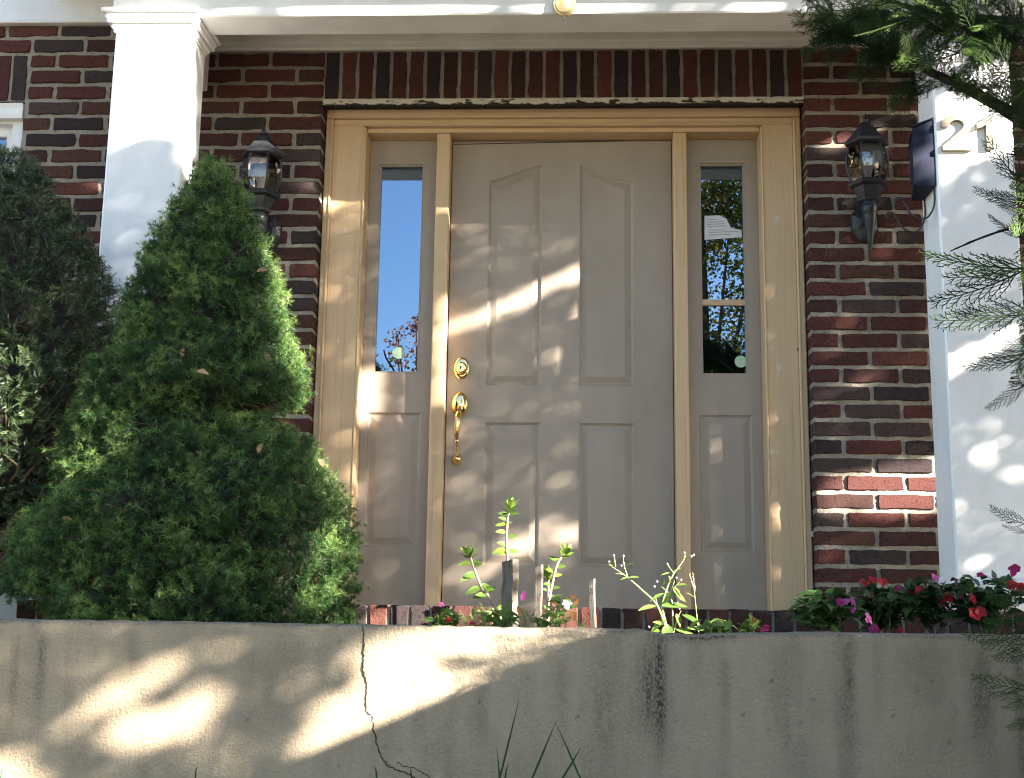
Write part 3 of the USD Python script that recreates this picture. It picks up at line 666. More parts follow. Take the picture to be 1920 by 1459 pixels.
top_rows = [np.stack([xs, CY0 + dy + 0 * xs, top_z(xs) + dz], -1)[:, None] for dy, dz in ((.0015, -.002), (.006, 0), (.10, .001), (.195, 0), (CY1 - CY0, -.006))] + [np.stack([xs, CY1 + 0 * xs, -.05 + 0 * xs], -1)[:, None]]
V = np.concatenate([W3] + top_rows, 1); T_ = np.concatenate([st] + [np.full((nx, 1), k) for k in (.45, .5, .5, .5, .5, .5)], 1)
i = np.arange(V.shape[0] * V.shape[1]).reshape(V.shape[:2])
obj('render_face', (V.reshape(-1, 3), np.stack([i[:-1, :-1], i[1:, :-1], i[1:, 1:], i[:-1, 1:]], -1).reshape(-1, 4)), CONCRETE, gw, smooth=True, tint=T_.ravel())


def crack(pts, r0):
    p = []
    for k in range(len(pts) - 1):
        for t in np.linspace(0, 1, 7, endpoint=False): p.append(np.array(pts[k]) * (1 - t) + np.array(pts[k + 1]) * t)
    p = np.array(p + [pts[-1]], float); p[1:-1] += rng.normal(0, 1.1, (len(p) - 2, 2))
    w = np.array([at(x, y, CY0 - .0005) for x, y in p]); r = r0 * rng.uniform(.55, 1.25, len(w)); r[-3:] *= .4
    return tube(w, r, 5)


obj('crack', crack([(680, 1173), (683, 1196), (681, 1225), (680, 1256), (687, 1282), (686, 1302), (687, 1333), (698, 1345), (700, 1365), (706, 1396), (716, 1422), (728, 1436), (746, 1445), (768, 1453), (800, 1470)], 0.0014), GAP, gw)
obj('crack', crack([(744, 1429), (758, 1436), (778, 1441), (795, 1450), (808, 1462)], 0.0009), GAP, gw)

# ------------------------------------------------------------------ plant helpers


def unit(a): return a / (np.linalg.norm(a, axis=-1, keepdims=True) + 1e-12)


def tufts(c, n, K, length, width, spread, rng, tint, tip=.25):
    """Stars of thin needles round the points c, leaning along n. Returns (v, f), tint."""
    N = len(c); d = unit(n[:, None] * (1 - spread) + unit(rng.normal(size=(N, K, 3))) * spread * 1.6)
    s = unit(np.cross(d, rng.normal(size=(N, K, 3)))) * width * .5
    l = length * rng.uniform(.65, 1.1, (N, K, 1)) * rng.uniform(.8, 1.2, (N, 1, 1))
    b = c[:, None] + d * l * .08
    v = np.stack([b - s, b + s, c[:, None] + d * l], 2).reshape(-1, 3)
    t0 = np.repeat(tint, K) + rng.normal(0, .06, N * K)
    return (v, np.arange(len(v)).reshape(-1, 3)), np.clip(np.stack([t0 - .1, t0 - .1, t0 + tip], 1).ravel(), 0, 1)


def leaf(base, d, n, length, width, droop=.15, fold=.25, shape=(0, .62, .95, 1.0, .82, .45, 0)):
    """One leaf blade: base, direction, upper side; two strips folded along the midrib."""
    d = unit(np.asarray(d, float)); n = np.asarray(n, float); s = unit(np.cross(d, n)); n = np.cross(s, d); k = len(shape)
    t = np.linspace(0, 1, k)[:, None]; w = np.array(shape)[:, None] * width / 2
    mid = np.asarray(base) + d * t * length - np.array([0, 0, 1.0]) * droop * length * t ** 2
    v = np.concatenate([mid - s * w + n * w * fold, mid, mid + s * w + n * w * fold]); f = []
    for i in range(k - 1): f += [(i, i + 1, k + i + 1), (i, k + i + 1, k + i), (k + i, k + i + 1, 2 * k + i + 1), (k + i, 2 * k + i + 1, 2 * k + i)]
    return v, np.array(f)


def put_leaf(parent, mat, base, d, n, length, width, tint, name='leaf', **kw):
    m = leaf(base, d, n, length, width, **kw)
    obj(name, m, mat, parent, smooth=True, tint=np.full(len(m[0]), tint))


def prisms(A, B, ra, rb):
    """Many thin three-sided sticks at once."""
    A, B = np.asarray(A, float), np.asarray(B, float); d = unit(B - A)
    u = unit(np.cross(d, np.where(np.abs(d[:, 2:]) < .9, [[0, 0, 1.0]], [[1.0, 0, 0]]))); w = np.cross(d, u); N = len(A)
    ra, rb = np.broadcast_to(ra, N)[:, None], np.broadcast_to(rb, N)[:, None]; ring = []
    for P_, r in ((A, ra), (B, rb)):
        for a in (0, 2 * np.pi / 3, 4 * np.pi / 3): ring.append(P_ + r * (math.cos(a) * u + math.sin(a) * w))
    v = np.stack(ring, 1).reshape(-1, 3); o = np.arange(N)[:, None, None] * 6
    f = np.array([(0, 1, 4), (0, 4, 3), (1, 2, 5), (1, 5, 4), (2, 0, 3), (2, 3, 5)])[None] + o
    return v, f.reshape(-1, 3)


# ------------------------------------------------------------------ dwarf spruce
SPY = -1.20
Lp = np.array([at(x, y, SPY) for x, y in SPRUCE_L]); Rp = np.array([at(x, y, SPY) for x, y in SPRUCE_R])
zs = np.linspace(.585, 2.005, 240)
xl = np.interp(zs, Lp[::-1, 2], Lp[::-1, 0]); xr = np.interp(zs, Rp[::-1, 2], Rp[::-1, 0])
xl[zs < Lp[-1, 2] + .06] += .05; 
spr = thing('dwarf_spruce', 'cone shaped bushy dwarf spruce beside the door, bulging at its foot', 'shrub')
rng = np.random.default_rng(12)


def spruce_point(z, ph, s, lump=True):
    a, b = np.interp(z, zs, xl), np.interp(z, zs, xr); c, r = (a + b) / 2, (b - a) / 2
    r = np.maximum(r - .012 - .016 * np.clip((z - 1.7) / .2, 0, 1), .008); ry = np.minimum(r * .86, .37)
    p = np.stack([c + r * np.cos(ph), SPY + ry * np.sin(ph), z], -1)
    if lump:
        n = meshkit.fbm(p * 8.5, 3, 2); n2 = meshkit.noise(p * 26, 9)
        k = 1 + (n - .55) * .46 * np.clip(r / .3, .3, 1) + (n2 - .5) * .07
        k = np.where(np.abs(np.cos(ph)) > .75, np.clip(k, .9, 1.04), k)
    else: k = 1.0
    k = k * s
    return np.stack([c + r * k * np.cos(ph), SPY + ry * k * np.sin(ph), z], -1), r


def spruce_shell(N, s, K, length, width, tintbase, per):
    """Twig ends: each a bunch of a few needle stars, set apart so that dark gaps stay between the bunches."""
    prob = np.maximum(xr - xl, .05); z = rng.choice(zs, N * 2, p=prob / prob.sum()) + rng.uniform(-.004, .004, N * 2); ph = rng.uniform(0, 2 * np.pi, N * 2)
    keep = (np.sin(ph) < .55); z, ph = z[keep][:N], ph[keep][:N]
    p, r = spruce_point(z, ph, s)
    nrm = unit(np.stack([np.cos(ph), np.sin(ph), .45 + 0 * ph], -1) + rng.normal(0, .30, (len(p), 3)))
    p = p + nrm * rng.normal(.0, .009, (len(p), 1))
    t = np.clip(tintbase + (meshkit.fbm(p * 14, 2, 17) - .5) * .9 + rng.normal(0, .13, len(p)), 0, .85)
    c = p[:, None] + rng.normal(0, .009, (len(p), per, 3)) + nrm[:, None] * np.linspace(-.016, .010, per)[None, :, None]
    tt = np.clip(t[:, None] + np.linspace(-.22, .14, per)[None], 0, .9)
    return tufts(c.reshape(-1, 3), np.repeat(nrm, per, 0), K, length, width, .58, rng, tt.ravel(), .30)


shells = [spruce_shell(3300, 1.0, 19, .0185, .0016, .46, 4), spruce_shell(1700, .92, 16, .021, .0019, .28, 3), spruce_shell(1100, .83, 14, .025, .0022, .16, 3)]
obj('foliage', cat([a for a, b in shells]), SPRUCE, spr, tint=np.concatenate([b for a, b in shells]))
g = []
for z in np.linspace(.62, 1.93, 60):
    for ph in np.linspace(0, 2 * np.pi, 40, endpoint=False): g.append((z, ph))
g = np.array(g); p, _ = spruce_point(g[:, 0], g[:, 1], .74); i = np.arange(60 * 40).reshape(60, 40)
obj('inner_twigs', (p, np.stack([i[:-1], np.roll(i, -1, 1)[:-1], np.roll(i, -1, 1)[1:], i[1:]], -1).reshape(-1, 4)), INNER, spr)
obj('trunk', tube([(-1.10, SPY, .54), (-1.10, SPY, 1.2), (-1.10, SPY, 1.9)], [.035, .022, .006], 8), BARK, spr)
tw = []
for k in range(130):
    z = rng.uniform(.62, 1.5); ph = rng.uniform(np.pi, 2 * np.pi); q_, _ = spruce_point(np.array([z]), np.array([ph]), .97)
    tw.append(tube(smoothline([(-1.10, SPY, z - .06), (np.array([-1.10, SPY, z]) + q_[0]) / 2 + rng.normal(0, .02, 3), q_[0]], 3), [.004, .0035, .003, .0028, .0022, .0018, .0015], 4))
obj('branches', cat(tw), TWIG, spr, kind='stuff')
for (px, py, a, lab) in ((492, 506, 20, 'pale dry leaf caught high on the right flank of the spruce'), (343, 660, 80, 'curled tan dry leaf hanging upright on the spruce'), (381, 697, -5, 'orange brown dry leaf lying flat in the middle of the spruce'),
                         (488, 838, 70, 'brown dry leaf caught low on the right lobe of the spruce'), (126, 972, 8, 'pale dry leaf on the lower left skirt of the spruce'), (604, 868, -50, 'tan dry leaf near the lower right edge of the spruce')):
    z = at(px, py, SPY)[2]; a0, b0 = np.interp(z, zs, xl), np.interp(z, zs, xr); c0, r0 = (a0 + b0) / 2, (b0 - a0) / 2
    y = SPY - min(r0 * .86, .37) * math.sqrt(max(0, 1 - min(1, (at(px, py, SPY)[0] - c0) / r0) ** 2)) - .02
    d = np.array([math.cos(math.radians(a)), -.1, math.sin(math.radians(a))]); b_ = at(px, py, y) - d * .018
    m = leaf(b_, d, (.1, -1, .5), .036, .015, .2, .6); obj('dry_leaf', m, DEADLEAF, smooth=True, label=lab, category='leaf')

# ------------------------------------------------------------------ clipped yew at the left edge
yew = thing('clipped_yew', 'dark clipped yew at the left edge, its lower flank sunlit and woody', 'shrub')
YC = np.array([-1.83, -.98]); rng = np.random.default_rng(31)
yr_z = np.array([.86, .93, 1.05, 1.20, 1.35, 1.50, 1.70, 1.90, 2.05, 2.13]); yr_r = np.array([.22, .30, .38, .42, .425, .41, .33, .22, .11, .015])
z = rng.choice(np.linspace(.88, 2.12, 400), 8600, p=(lambda w: w / w.sum())(np.interp(np.linspace(.88, 2.12, 400), yr_z, yr_r) + .03)); ph = rng.uniform(0, 2 * np.pi, 8600)
r = np.interp(z, yr_z, yr_r); pp = np.stack([YC[0] + r * np.cos(ph), YC[1] + r * .9 * np.sin(ph), z], -1)
k = 1 + (meshkit.fbm(pp * 7, 3, 8) - .55) * .40; lay = np.where(rng.random(8600) < .55, 1.0, .84)
pp[:, 0] = YC[0] + r * k * lay * np.cos(ph); pp[:, 1] = YC[1] + r * .9 * k * lay * np.sin(ph)
ax = unit(np.stack([np.cos(ph), np.sin(ph), .5 + 0 * ph], -1) + rng.normal(0, .45, (8600, 3)))
Kn = 22; u = np.linspace(.05, 1, Kn)[None, :, None]; tl = rng.uniform(.030, .062, (8600, 1, 1))
side = unit(np.cross(ax, rng.normal(size=(8600, 3))))[:, None] * np.where(np.arange(Kn) % 2, 1, -1)[None, :, None]
base = pp[:, None] - ax[:, None] * tl * .55 + ax[:, None] * tl * u
nd = unit(side + ax[:, None] * .55 + rng.normal(0, .18, (8600, Kn, 3))); ln = rng.uniform(.013, .020, (8600, Kn, 1)) * (1 - .35 * u)
wv = unit(np.cross(nd, rng.normal(size=(8600, Kn, 3)))) * .0012
v = np.stack([base - wv, base + wv, base + nd * ln + wv * .4, base + nd * ln - wv * .4], 2).reshape(-1, 3)
n4 = len(v) // 4; f = np.arange(n4 * 4).reshape(-1, 4)
tt = np.clip(.42 + (meshkit.fbm(pp * 10, 2, 4) - .5) * .9 + rng.normal(0, .12, 8600), 0, 1)
obj('foliage', (v, f), YEW, yew, tint=np.repeat(tt, Kn * 4))
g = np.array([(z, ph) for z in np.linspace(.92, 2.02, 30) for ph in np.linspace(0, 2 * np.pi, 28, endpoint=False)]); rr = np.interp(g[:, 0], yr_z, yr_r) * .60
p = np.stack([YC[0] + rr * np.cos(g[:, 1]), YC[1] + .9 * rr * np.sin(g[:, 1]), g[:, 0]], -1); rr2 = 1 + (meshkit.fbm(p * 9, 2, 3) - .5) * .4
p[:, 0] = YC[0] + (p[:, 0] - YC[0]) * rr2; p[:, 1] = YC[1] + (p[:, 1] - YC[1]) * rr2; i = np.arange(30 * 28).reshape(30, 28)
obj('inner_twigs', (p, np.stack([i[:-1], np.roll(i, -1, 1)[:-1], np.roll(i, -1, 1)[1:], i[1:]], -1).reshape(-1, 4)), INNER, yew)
tw = []
for k in range(240):
    h = rng.uniform(.84, 1.5); ph = rng.uniform(0, 2 * np.pi); r1 = np.interp(h, yr_z, yr_r) * rng.uniform(.85, 1.02)
    e = np.array([YC[0] + r1 * np.cos(ph), YC[1] + .9 * r1 * np.sin(ph), h]); s0 = np.array([YC[0], YC[1], max(.66, h - rng.uniform(.1, .35))])
    mid = s0 * .45 + e * .55 + rng.normal(0, .025, 3) - np.array([0, 0, .02])
    tw.append(tube(smoothline([s0, mid, e], 4), np.linspace(.006, .0018, 9), 4))
obj('branches', cat(tw), TWIG, yew, kind='stuff')
obj('trunk', tube([(YC[0], YC[1], .5), (YC[0] + .01, YC[1], .9), (YC[0], YC[1], 1.9)], [.05, .045, .01], 8), BARK, yew)

# ------------------------------------------------------------------ garden plants behind the wall
PY = -1.0
rng = np.random.default_rng(44)


def stem_at(pts, y=PY): return [at(px, py, y) for px, py in pts]


def azalea(label, pts, y, leaves, top, tint):
    t = thing('azalea_sprig', label, 'plant'); line = smoothline(stem_at(pts, y), 5)
    obj('stem', tube(line, np.linspace(.0052, .0034, len(line)), 7), STEMW, t, smooth=True)
    for (u, ang, ln) in leaves:                        # side leaves along the stem
        p = line[int(u * (len(line) - 1))]; d = np.array([math.cos(math.radians(ang)), rng.uniform(-.5, .1), math.sin(math.radians(ang))])
        put_leaf(t, AZALEA, p, d, (rng.normal(0, .35), -.9, .6), ln * 1.05, ln * .46, np.clip(tint + rng.normal(0, .2), 0, 1), droop=.1)
    tip = line[-1]; ax = unit(line[-1] - line[-4])
    for k in range(top):                               # rosette
        a = k * 2.4; e = .35 + .95 * (k / top)
        sd = unit(np.cross(ax, [math.cos(a), math.sin(a), .2])); d = ax * math.cos(e) + sd * math.sin(e)
        put_leaf(t, AZALEA, tip - ax * .012 * (k / top), d, ax - d * .4, rng.uniform(.036, .050), .0175, np.clip(tint + .15 + rng.normal(0, .18), 0, 1), droop=.05)
    obj('bud', lathe([(.001, -.004), (.0045, .002), (.0035, .009), (.0008, .013)], 8, 0, tip), DEADLEAF, t, smooth=True)
    return t


azalea('leaning azalea sprig left of the dark board', [(945, 1190), (939, 1159), (916, 1118), (903, 1101), (889, 1066), (881, 1042)], PY, [(.2, 150, .05), (.28, 20, .04), (.40, 170, .042), (.45, 195, .045), (.48, 30, .036), (.58, 5, .04), (.62, 200, .05), (.66, -20, .04), (.74, 175, .046), (.78, 210, .05), (.86, 10, .03), (.9, 185, .042), (.93, -10, .03)], 11, .5)
azalea('tallest azalea sprig, rising behind the dark board', [(950, 1190), (953, 1110), (952, 1052), (950, 1023), (951, 982), (956, 955)], PY + .02, [(.5, 170, .036), (.52, 5, .036), (.56, 195, .046), (.62, 160, .034), (.70, 10, .034), (.72, 175, .036), (.80, 185, .036), (.82, 20, .018), (.87, 160, .032), (.93, 170, .034), (.95, 10, .034)], 13, .55)
azalea('azalea sprig leaning right between the two thin stakes', [(1022, 1190), (1030, 1126), (1035, 1097), (1045, 1058), (1058, 1038)], PY, [(.45, 10, .028), (.5, 170, .03), (.6, 20, .026), (.68, 160, .03), (.74, 15, .032), (.8, 150, .034), (.88, 170, .026), (.9, 20, .03)], 10, .6)
azalea('short azalea sprig close against the thin middle stake', [(1027, 1190), (1028, 1140), (1028, 1085)], PY + .03, [(.5, 170, .026), (.7, 10, .022), (.85, 170, .026)], 8, .4)


def stick(name, label, cat_, quad, y, thick, rz):
    """A piece of wood: its near face given by (bottom x, bottom y, top x, top y, width) in the photograph's plane y."""
    bx, by, tx, ty, w = quad; b, t = at(bx, by, y), at(tx, ty, y); W = w / (F / (y + 4.75)); n = 9; V_ = []
    for k in range(n):
        u = k / (n - 1); c = b * (1 - u) + t * u; j = rng.normal(0, .0012, 2); cs_, sn = math.cos(rz), math.sin(rz)
        for dx_, dy_ in ((0, 0), (W, 0), (W, thick), (0, thick)):
            zz_ = (.004 * dx_ / W * 2 if k == n - 1 else 0)
            V_.append(c + np.array([dx_ * cs_ - dy_ * sn + j[0], dx_ * sn + dy_ * cs_ + j[1], zz_]))
    f = [(k * 4 + a, k * 4 + (a + 1) % 4, (k + 1) * 4 + (a + 1) % 4, (k + 1) * 4 + a) for k in range(n - 1) for a in range(4)] + [((n - 1) * 4, (n - 1) * 4 + 1, (n - 1) * 4 + 2, (n - 1) * 4 + 3), (3, 2, 1, 0)]
    obj(name, (np.array(V_), np.array(f)), GREYWOOD, label=label, category=cat_)


stick('wooden_stake', 'broad dark board end standing behind the garden wall', 'stake', (941, 1195, 941, 1054, 26), -1.12, .026, math.radians(-38))
stick('wooden_stake', 'thin grey stake just right of the broad dark board', 'stake', (1001, 1195, 1003, 1063, 12), -1.10, .014, math.radians(-20))
stick('wooden_stake', 'short thin grey stake standing apart, rightmost of the stakes', 'stake', (1107, 1195, 1104, 1090, 9), -1.08, .012, math.radians(-25))

# white flowered weed
wd = thing('flowering_weed', 'leggy pale green weed with tiny white flowers before the door', 'plant')
for pts, r0, r1 in (([(1254, 1195), (1233, 1137), (1205, 1108), (1177, 1083)], .0040, .0026), ([(1177, 1083), (1171, 1064), (1169, 1054)], .002, .0014), ([(1177, 1083), (1160, 1071), (1146, 1062)], .002, .0014), ([(1168, 1077), (1154, 1075)], .0016, .0012), ([(1154, 1066), (1152, 1043)], .0015, .0011), ([(1169, 1058), (1169, 1044)], .0014, .001),
                        ([(1256, 1195), (1242, 1140), (1250, 1105), (1262, 1078), (1272, 1064), (1283, 1048), (1284, 1040)], .0034, .0013), ([(1283, 1048), (1301, 1041)], .0013, .001), ([(1263, 1075), (1251, 1058)], .0013, .001), ([(1262, 1180), (1260, 1130), (1257, 1115), (1265, 1088)], .0026, .0013), ([(1257, 1115), (1240, 1100)], .0015, .001), ([(1262, 1190), (1270, 1160), (1277, 1145)], .0018, .001), ([(1233, 1137), (1228, 1116)], .0013, .001), ([(1258, 1108), (1274, 1092)], .0013, .001)):
    obj('stem', tube(smoothline(stem_at(pts, -1.02), 4), np.linspace(r0, r1, 4 * (len(pts) - 1) + 1), 6), STEMG, wd, smooth=True)
for (px, py, ang, ln, w) in ((1232, 1136, 188, .068, .022), (1178, 1083, 8, .036, .010), (1178, 1083, 190, .026, .009), (1171, 1062, 25, .038, .008), (1150, 1063, 150, .02, .008), (1246, 1112, 205, .05, .016), (1260, 1110, -30, .046, .022), (1262, 1100, -55, .036, .018), (1238, 1136, 5, .082, .030), (1238, 1136, 55, .05, .024), (1262, 1072, 30, .03, .008), (1256, 1074, 190, .03, .007),
                             (1258, 1092, 110, .026, .014), (1243, 1098, 80, .024, .012), (1270, 1098, 15, .03, .012), (1278, 1152, -25, .066, .030), (1268, 1150, -75, .04, .022), (1250, 1160, 215, .058, .028), (1256, 1170, 250, .05, .034), (1244, 1172, 160, .04, .018), (1285, 1178, 0, .07, .02), (1300, 1180, 15, .05, .018), (1265, 1180, -10, .06, .024), (1240, 1182, 190, .04, .02)):
    put_leaf(wd, WEED, at(px, py, -1.02), (math.cos(math.radians(ang)), rng.uniform(-.6, .0), math.sin(math.radians(ang))), (rng.normal(0, .25), -.6, .8), ln, w, np.clip(.6 + rng.normal(0, .2), 0, 1), droop=.12)
for (px, py) in ((1151, 1042), (1169, 1043), (1142, 1054), (1165, 1061), (1170, 1057), (1283, 1037), (1301, 1041), (1296, 1044), (1251, 1058), (1268, 1084), (1277, 1088), (1232, 1091), (1227, 1100), (1270, 1131), (1274, 1142), (1217, 1176)):
    c = at(px, py, -1.03); obj('flower', cat([lathe([(.0012, -.003), (.0034, .0), (.0026, .003), (.0006, .0042)], 7, 0, c)] + [leaf(c + [0, 0, .001], (math.cos(a), math.sin(a), .5), (0, 0, 1), .005, .004, 0, .1, (0, 1, 1, 0)) for a in np.arange(5) * 1.257]), PETAL['white'], wd, tint=None)

# tall seed grass
sg = thing('seeding_grass', 'thin pale grass stalk with forked seed head right of the weed', 'plant')
for pts, r in (([(1311, 1195), (1306, 1150), (1302, 1110), (1299, 1074)], .0018), ([(1302, 1108), (1297, 1092), (1293, 1078)], .0013), ([(1302, 1120), (1293, 1114), (1287, 1112)], .0007)):
    l_ = smoothline(stem_at(pts, -1.06), 5); obj('stalk', tube(l_, np.linspace(r, .0006, len(l_)), 5), STEMG, sg)
b = []
for k in range(34):
    u = k / 34; p = at(1304 - 5 * u, 1112 - 36 * u, -1.06) if k % 3 else at(1301 - 8 * u, 1104 - 26 * u, -1.06); b.append((p, p + np.array([rng.normal(0, .002), rng.normal(0, .002), .007])))
b = np.array(b); obj('seeds', prisms(b[:, 0], b[:, 1], .0011, .0003), STEMW, sg, kind='stuff')

# low bedding plants at the foot of the stakes, and sprouts


def sprouts(label, spots, n):
    t = thing('feathery_weed', label, 'plant', 'feathery green sprouts along the wall')
    for px, py in spots:
        p0 = at(px, 1200, -1.40); p1 = at(px + rng.normal(0, 5), py, -1.40); A, B = [], []
        for k in range(n):
            u = .35 + .65 * k / n; c = p0 * (1 - u) + p1 * u
            for s in (-1, 1): A.append(c); B.append(c + np.array([s * rng.uniform(.010, .020), rng.normal(0, .006), rng.uniform(.016, .026)]))
        obj('sprig', cat([prisms([p0], [p1], .0014, .0007), prisms(A, B, .0011, .0006)]), WEED, t, tint=np.full(6 * (1 + len(A)), .75))


sprouts('feathery yellow green sprouts left of the dark board', [(893, 1140), (911, 1143), (875, 1158)], 7)
sprouts('feathery yellow green sprouts right at the foot of the dark board', [(950, 1122), (944, 1135), (989, 1140), (999, 1150), (976, 1158)], 7)
sprouts('small sprouts between the thin stakes', [(1018, 1142), (1036, 1160), (1055, 1150), (1088, 1165)], 6)


def petal_flower(parent, c, face, r, mat, name='flower'):
    face = unit(np.asarray(face, float)); u = unit(np.cross(face, [.2, .3, 1])); w = np.cross(face, u); P_ = []
    a0 = rng.uniform(0, 6.28)
    for k in range(5):
        a = a0 + k * 1.2566 + rng.normal(0, .12); d = u * math.cos(a) + w * math.sin(a) + face * rng.uniform(-.1, .6)
        P_.append(leaf(c, d, face, r * rng.uniform(.85, 1.15), r * .95, rng.uniform(.0, .25), .18, (0.1, .6, .95, 1.0, .7, .15)))
    m = cat(P_); obj(name, m, mat, parent, smooth=True, tint=np.clip(rng.normal(.5, .2, len(m[0])), 0, 1))


def bedding(label, name, cx, cy, half_px, top_py, n, flowers, mat=IMPLEAF, tint=.4, group=None, ln=(.04, .062)):
    """A leafy mound between pixels cx-half and cx+half whose crown reaches top_py, at depth cy."""
    t = thing(name, label, 'plant', group); c0 = at(cx, 1195, cy); W = half_px / (F / (cy + 4.75)); H = at(cx, top_py, cy)[2] - .60
    for k in range(4):
        a = rng.uniform(0, 6.28); e = np.array([c0[0] + W * .5 * math.cos(a), cy + W * .4 * math.sin(a), .6 + H * .75])
        obj('stem', tube([(c0[0], cy, .57), (np.array([c0[0], cy, .57]) + e) / 2 + rng.normal(0, .008, 3), e], [.0036, .003, .002], 5), STEMG if mat is WEED else STEMD, t)
    for k in range(n):
        a = rng.uniform(0, 6.28); q_ = math.sqrt(rng.random()); el = math.sqrt(max(0, 1 - q_ * q_)); f = rng.uniform(.05, 1.0) ** .55
        p = np.array([c0[0] + W * q_ * math.cos(a) * f, cy + W * .8 * q_ * math.sin(a) * f, .60 + H * (.15 + .85 * math.sqrt(el) * f)])
        o = unit(np.array([math.cos(a) * q_, math.sin(a) * q_, .25]) + rng.normal(0, .35, 3)); l_ = rng.uniform(*ln)
        put_leaf(t, mat, p - o * l_ * .5, o, np.array([0, -.35, 1]) + rng.normal(0, .3, 3), l_, l_ * .46, np.clip(tint + rng.normal(0, .25), 0, 1), droop=.25, fold=.2, shape=(0, .5, .95, 1, .7, .35, 0))
    for (px, py, r, col) in flowers:
        petal_flower(t, at(px, py, cy - W * .5), (rng.normal(0, .5), -.8, rng.uniform(.1, 1.0)), r * .82, PETAL[col])
    return t


bedding('low plant with a pale lilac bloom left of the azaleas', 'bedding_plant', 838, -1.30, 42, 1142, 46, [(827, 1133, .012, 'pink'), (842, 1163, .013, 'red')], WEED, .45, ln=(.035, .058))
bedding('low leafy growth round the foot of the broad dark board', 'bedding_plant', 930, -1.36, 58, 1140, 60, [(884, 1168, .009, 'red')], WEED, .45, ln=(.028, .048))
bedding('low leafy growth between the thin stakes, beside the right azalea', 'bedding_plant', 1022, -1.38, 30, 1146, 34, [], WEED, .55, ln=(.024, .040))
bedding('low reddish bedding plant with a white bloom before the thin stake', 'bedding_plant', 1052, -1.28, 30, 1112, 34, [(1063, 1134, .020, 'white')], WEED, .5, ln=(.026, .042))
for (px, py, col, l_, ang) in ((980, 1118, 'pink', .032, 65), (1077, 1153, 'bronze', .026, 95), (1080, 1127, 'bronze', .024, 60), (1072, 1115, 'bronze', .022, 30), (1041, 1130, 'bronze', .024, 140), (976, 1145, 'bronze', .03, 120)):
    m = leaf(at(px - 6 * math.cos(math.radians(ang)), py + 9, -1.30), (math.cos(math.radians(ang)), -.2, math.sin(math.radians(ang))), (0, -1, .3), l_, l_ * .5, 0, .3)
    obj('leaf', m, PETAL[col], '/World/bedding_plant_003', smooth=True, tint=np.full(len(m[0]), .55))
bedding('small seedling clump in the corner by the crack in the wall', 'bedding_plant', 655, -1.45, 20, 1136, 18, [], WEED, .6, ln=(.03, .05))
bedding('low sunlit weeds right of the leggy weed', 'bedding_plant', 1345, -1.30, 55, 1160, 48, [(1440, 1177, .010, 'magenta')], WEED, .5, ln=(.03, .05))
bedding('leafy seedling with one reddish leaf beside a magenta bloom', 'bedding_plant', 1408, -1.32, 26, 1153, 20, [(1435, 1178, .020, 'magenta'), (1414, 1163, .011, 'bronze')], WEED, .5, ln=(.03, .045))
G_ = 'impatiens along the wall by the right column'
bedding('impatiens with lilac pink blooms in front of the brick, leftmost of its row', 'impatiens', 1545, -1.25, 76, 1106, 190, [(1585, 1130, .021, 'pink'), (1598, 1126, .017, 'pink'), (1573, 1127, .014, 'magenta'), (1600, 1143, .012, 'pink'), (1626, 1158, .021, 'pink'), (1640, 1182, .024, 'magenta')], IMPLEAF, .62, G_)
bedding('impatiens with scarlet blooms reaching up the brick wall', 'impatiens', 1655, -1.18, 84, 1092, 220, [(1618, 1094, .019, 'red'), (1637, 1089, .019, 'red'), (1655, 1091, .019, 'red'), (1684, 1104, .014, 'magenta'), (1707, 1112, .014, 'red'), (1688, 1183, .013, 'red')], IMPLEAF, .36, G_)
bedding('impatiens under the foot of the white column, crimson blooms', 'impatiens', 1750, -1.22, 80, 1084, 215, [(1752, 1084, .016, 'pink'), (1720, 1104, .014, 'red'), (1790, 1094, .022, 'magenta'), (1779, 1120, .022, 'red'), (1800, 1117, .016, 'magenta'), (1765, 1130, .016, 'red')], IMPLEAF, .24, G_)
bedding('impatiens with a large red bloom low at the right edge', 'impatiens', 1850, -1.26, 86, 1074, 225, [(1828, 1150, .026, 'red'), (1838, 1146, .022, 'red'), (1823, 1122, .018, 'red'), (1838, 1078, .013, 'magenta'), (1903, 1068, .022, 'magenta'), (1898, 1096, .018, 'red'), (1912, 1100, .016, 'red')], IMPLEAF, .24, G_)

# grass at the foot of the wall: a few tall blades reach into view
gb = []; gt = []
blades = [[(880, 1690), (937, 1459), (957, 1378), (973, 1312)], [(945, 1690), (937, 1470), (931, 1402)], [(900, 1690), (998, 1459), (1022, 1402), (1043, 1352)], [(1190, 1690), (1088, 1459), (1064, 1404), (1041, 1353)], [(915, 1690), (1055, 1459), (1073, 1429), (1090, 1400)], [(935, 1690), (946, 1475), (953, 1432)], [(715, 1690), (707, 1470), (702, 1437)], [(778, 1690), (772, 1475), (769, 1440)], [(362, 1690), (366, 1470), (370, 1436)], [(-10, 1690), (0, 1475), (6, 1438)]]
for bl in blades:
    l_ = smoothline([at(x, y, -1.93) for x, y in bl], 6); w = np.interp(np.linspace(0, 1, len(l_)), [0, .6, 1], [.0024, .0022, .0004])
    gb.append(tube(l_, w, 4)); gt.append(np.full(len(gb[-1][0]), .4))
for k in range(2600):
    x, y = rng.uniform(-2.5, 1.8), -1.87 - rng.gamma(1.5, .25); h = rng.uniform(.06, .16); d = rng.normal(0, .05, 2)
    gb.append(([(x - .002, y, 0), (x + .002, y, 0), (x + d[0] * .4 + .0015, y + d[1] * .4, h * .6), (x + d[0] * .4 - .0015, y + d[1] * .4, h * .6), (x + d[0], y + d[1], h)], [(0, 1, 2), (0, 2, 3), (3, 2, 4)])); gt.append(np.full(5, rng.uniform(.1, .8)))
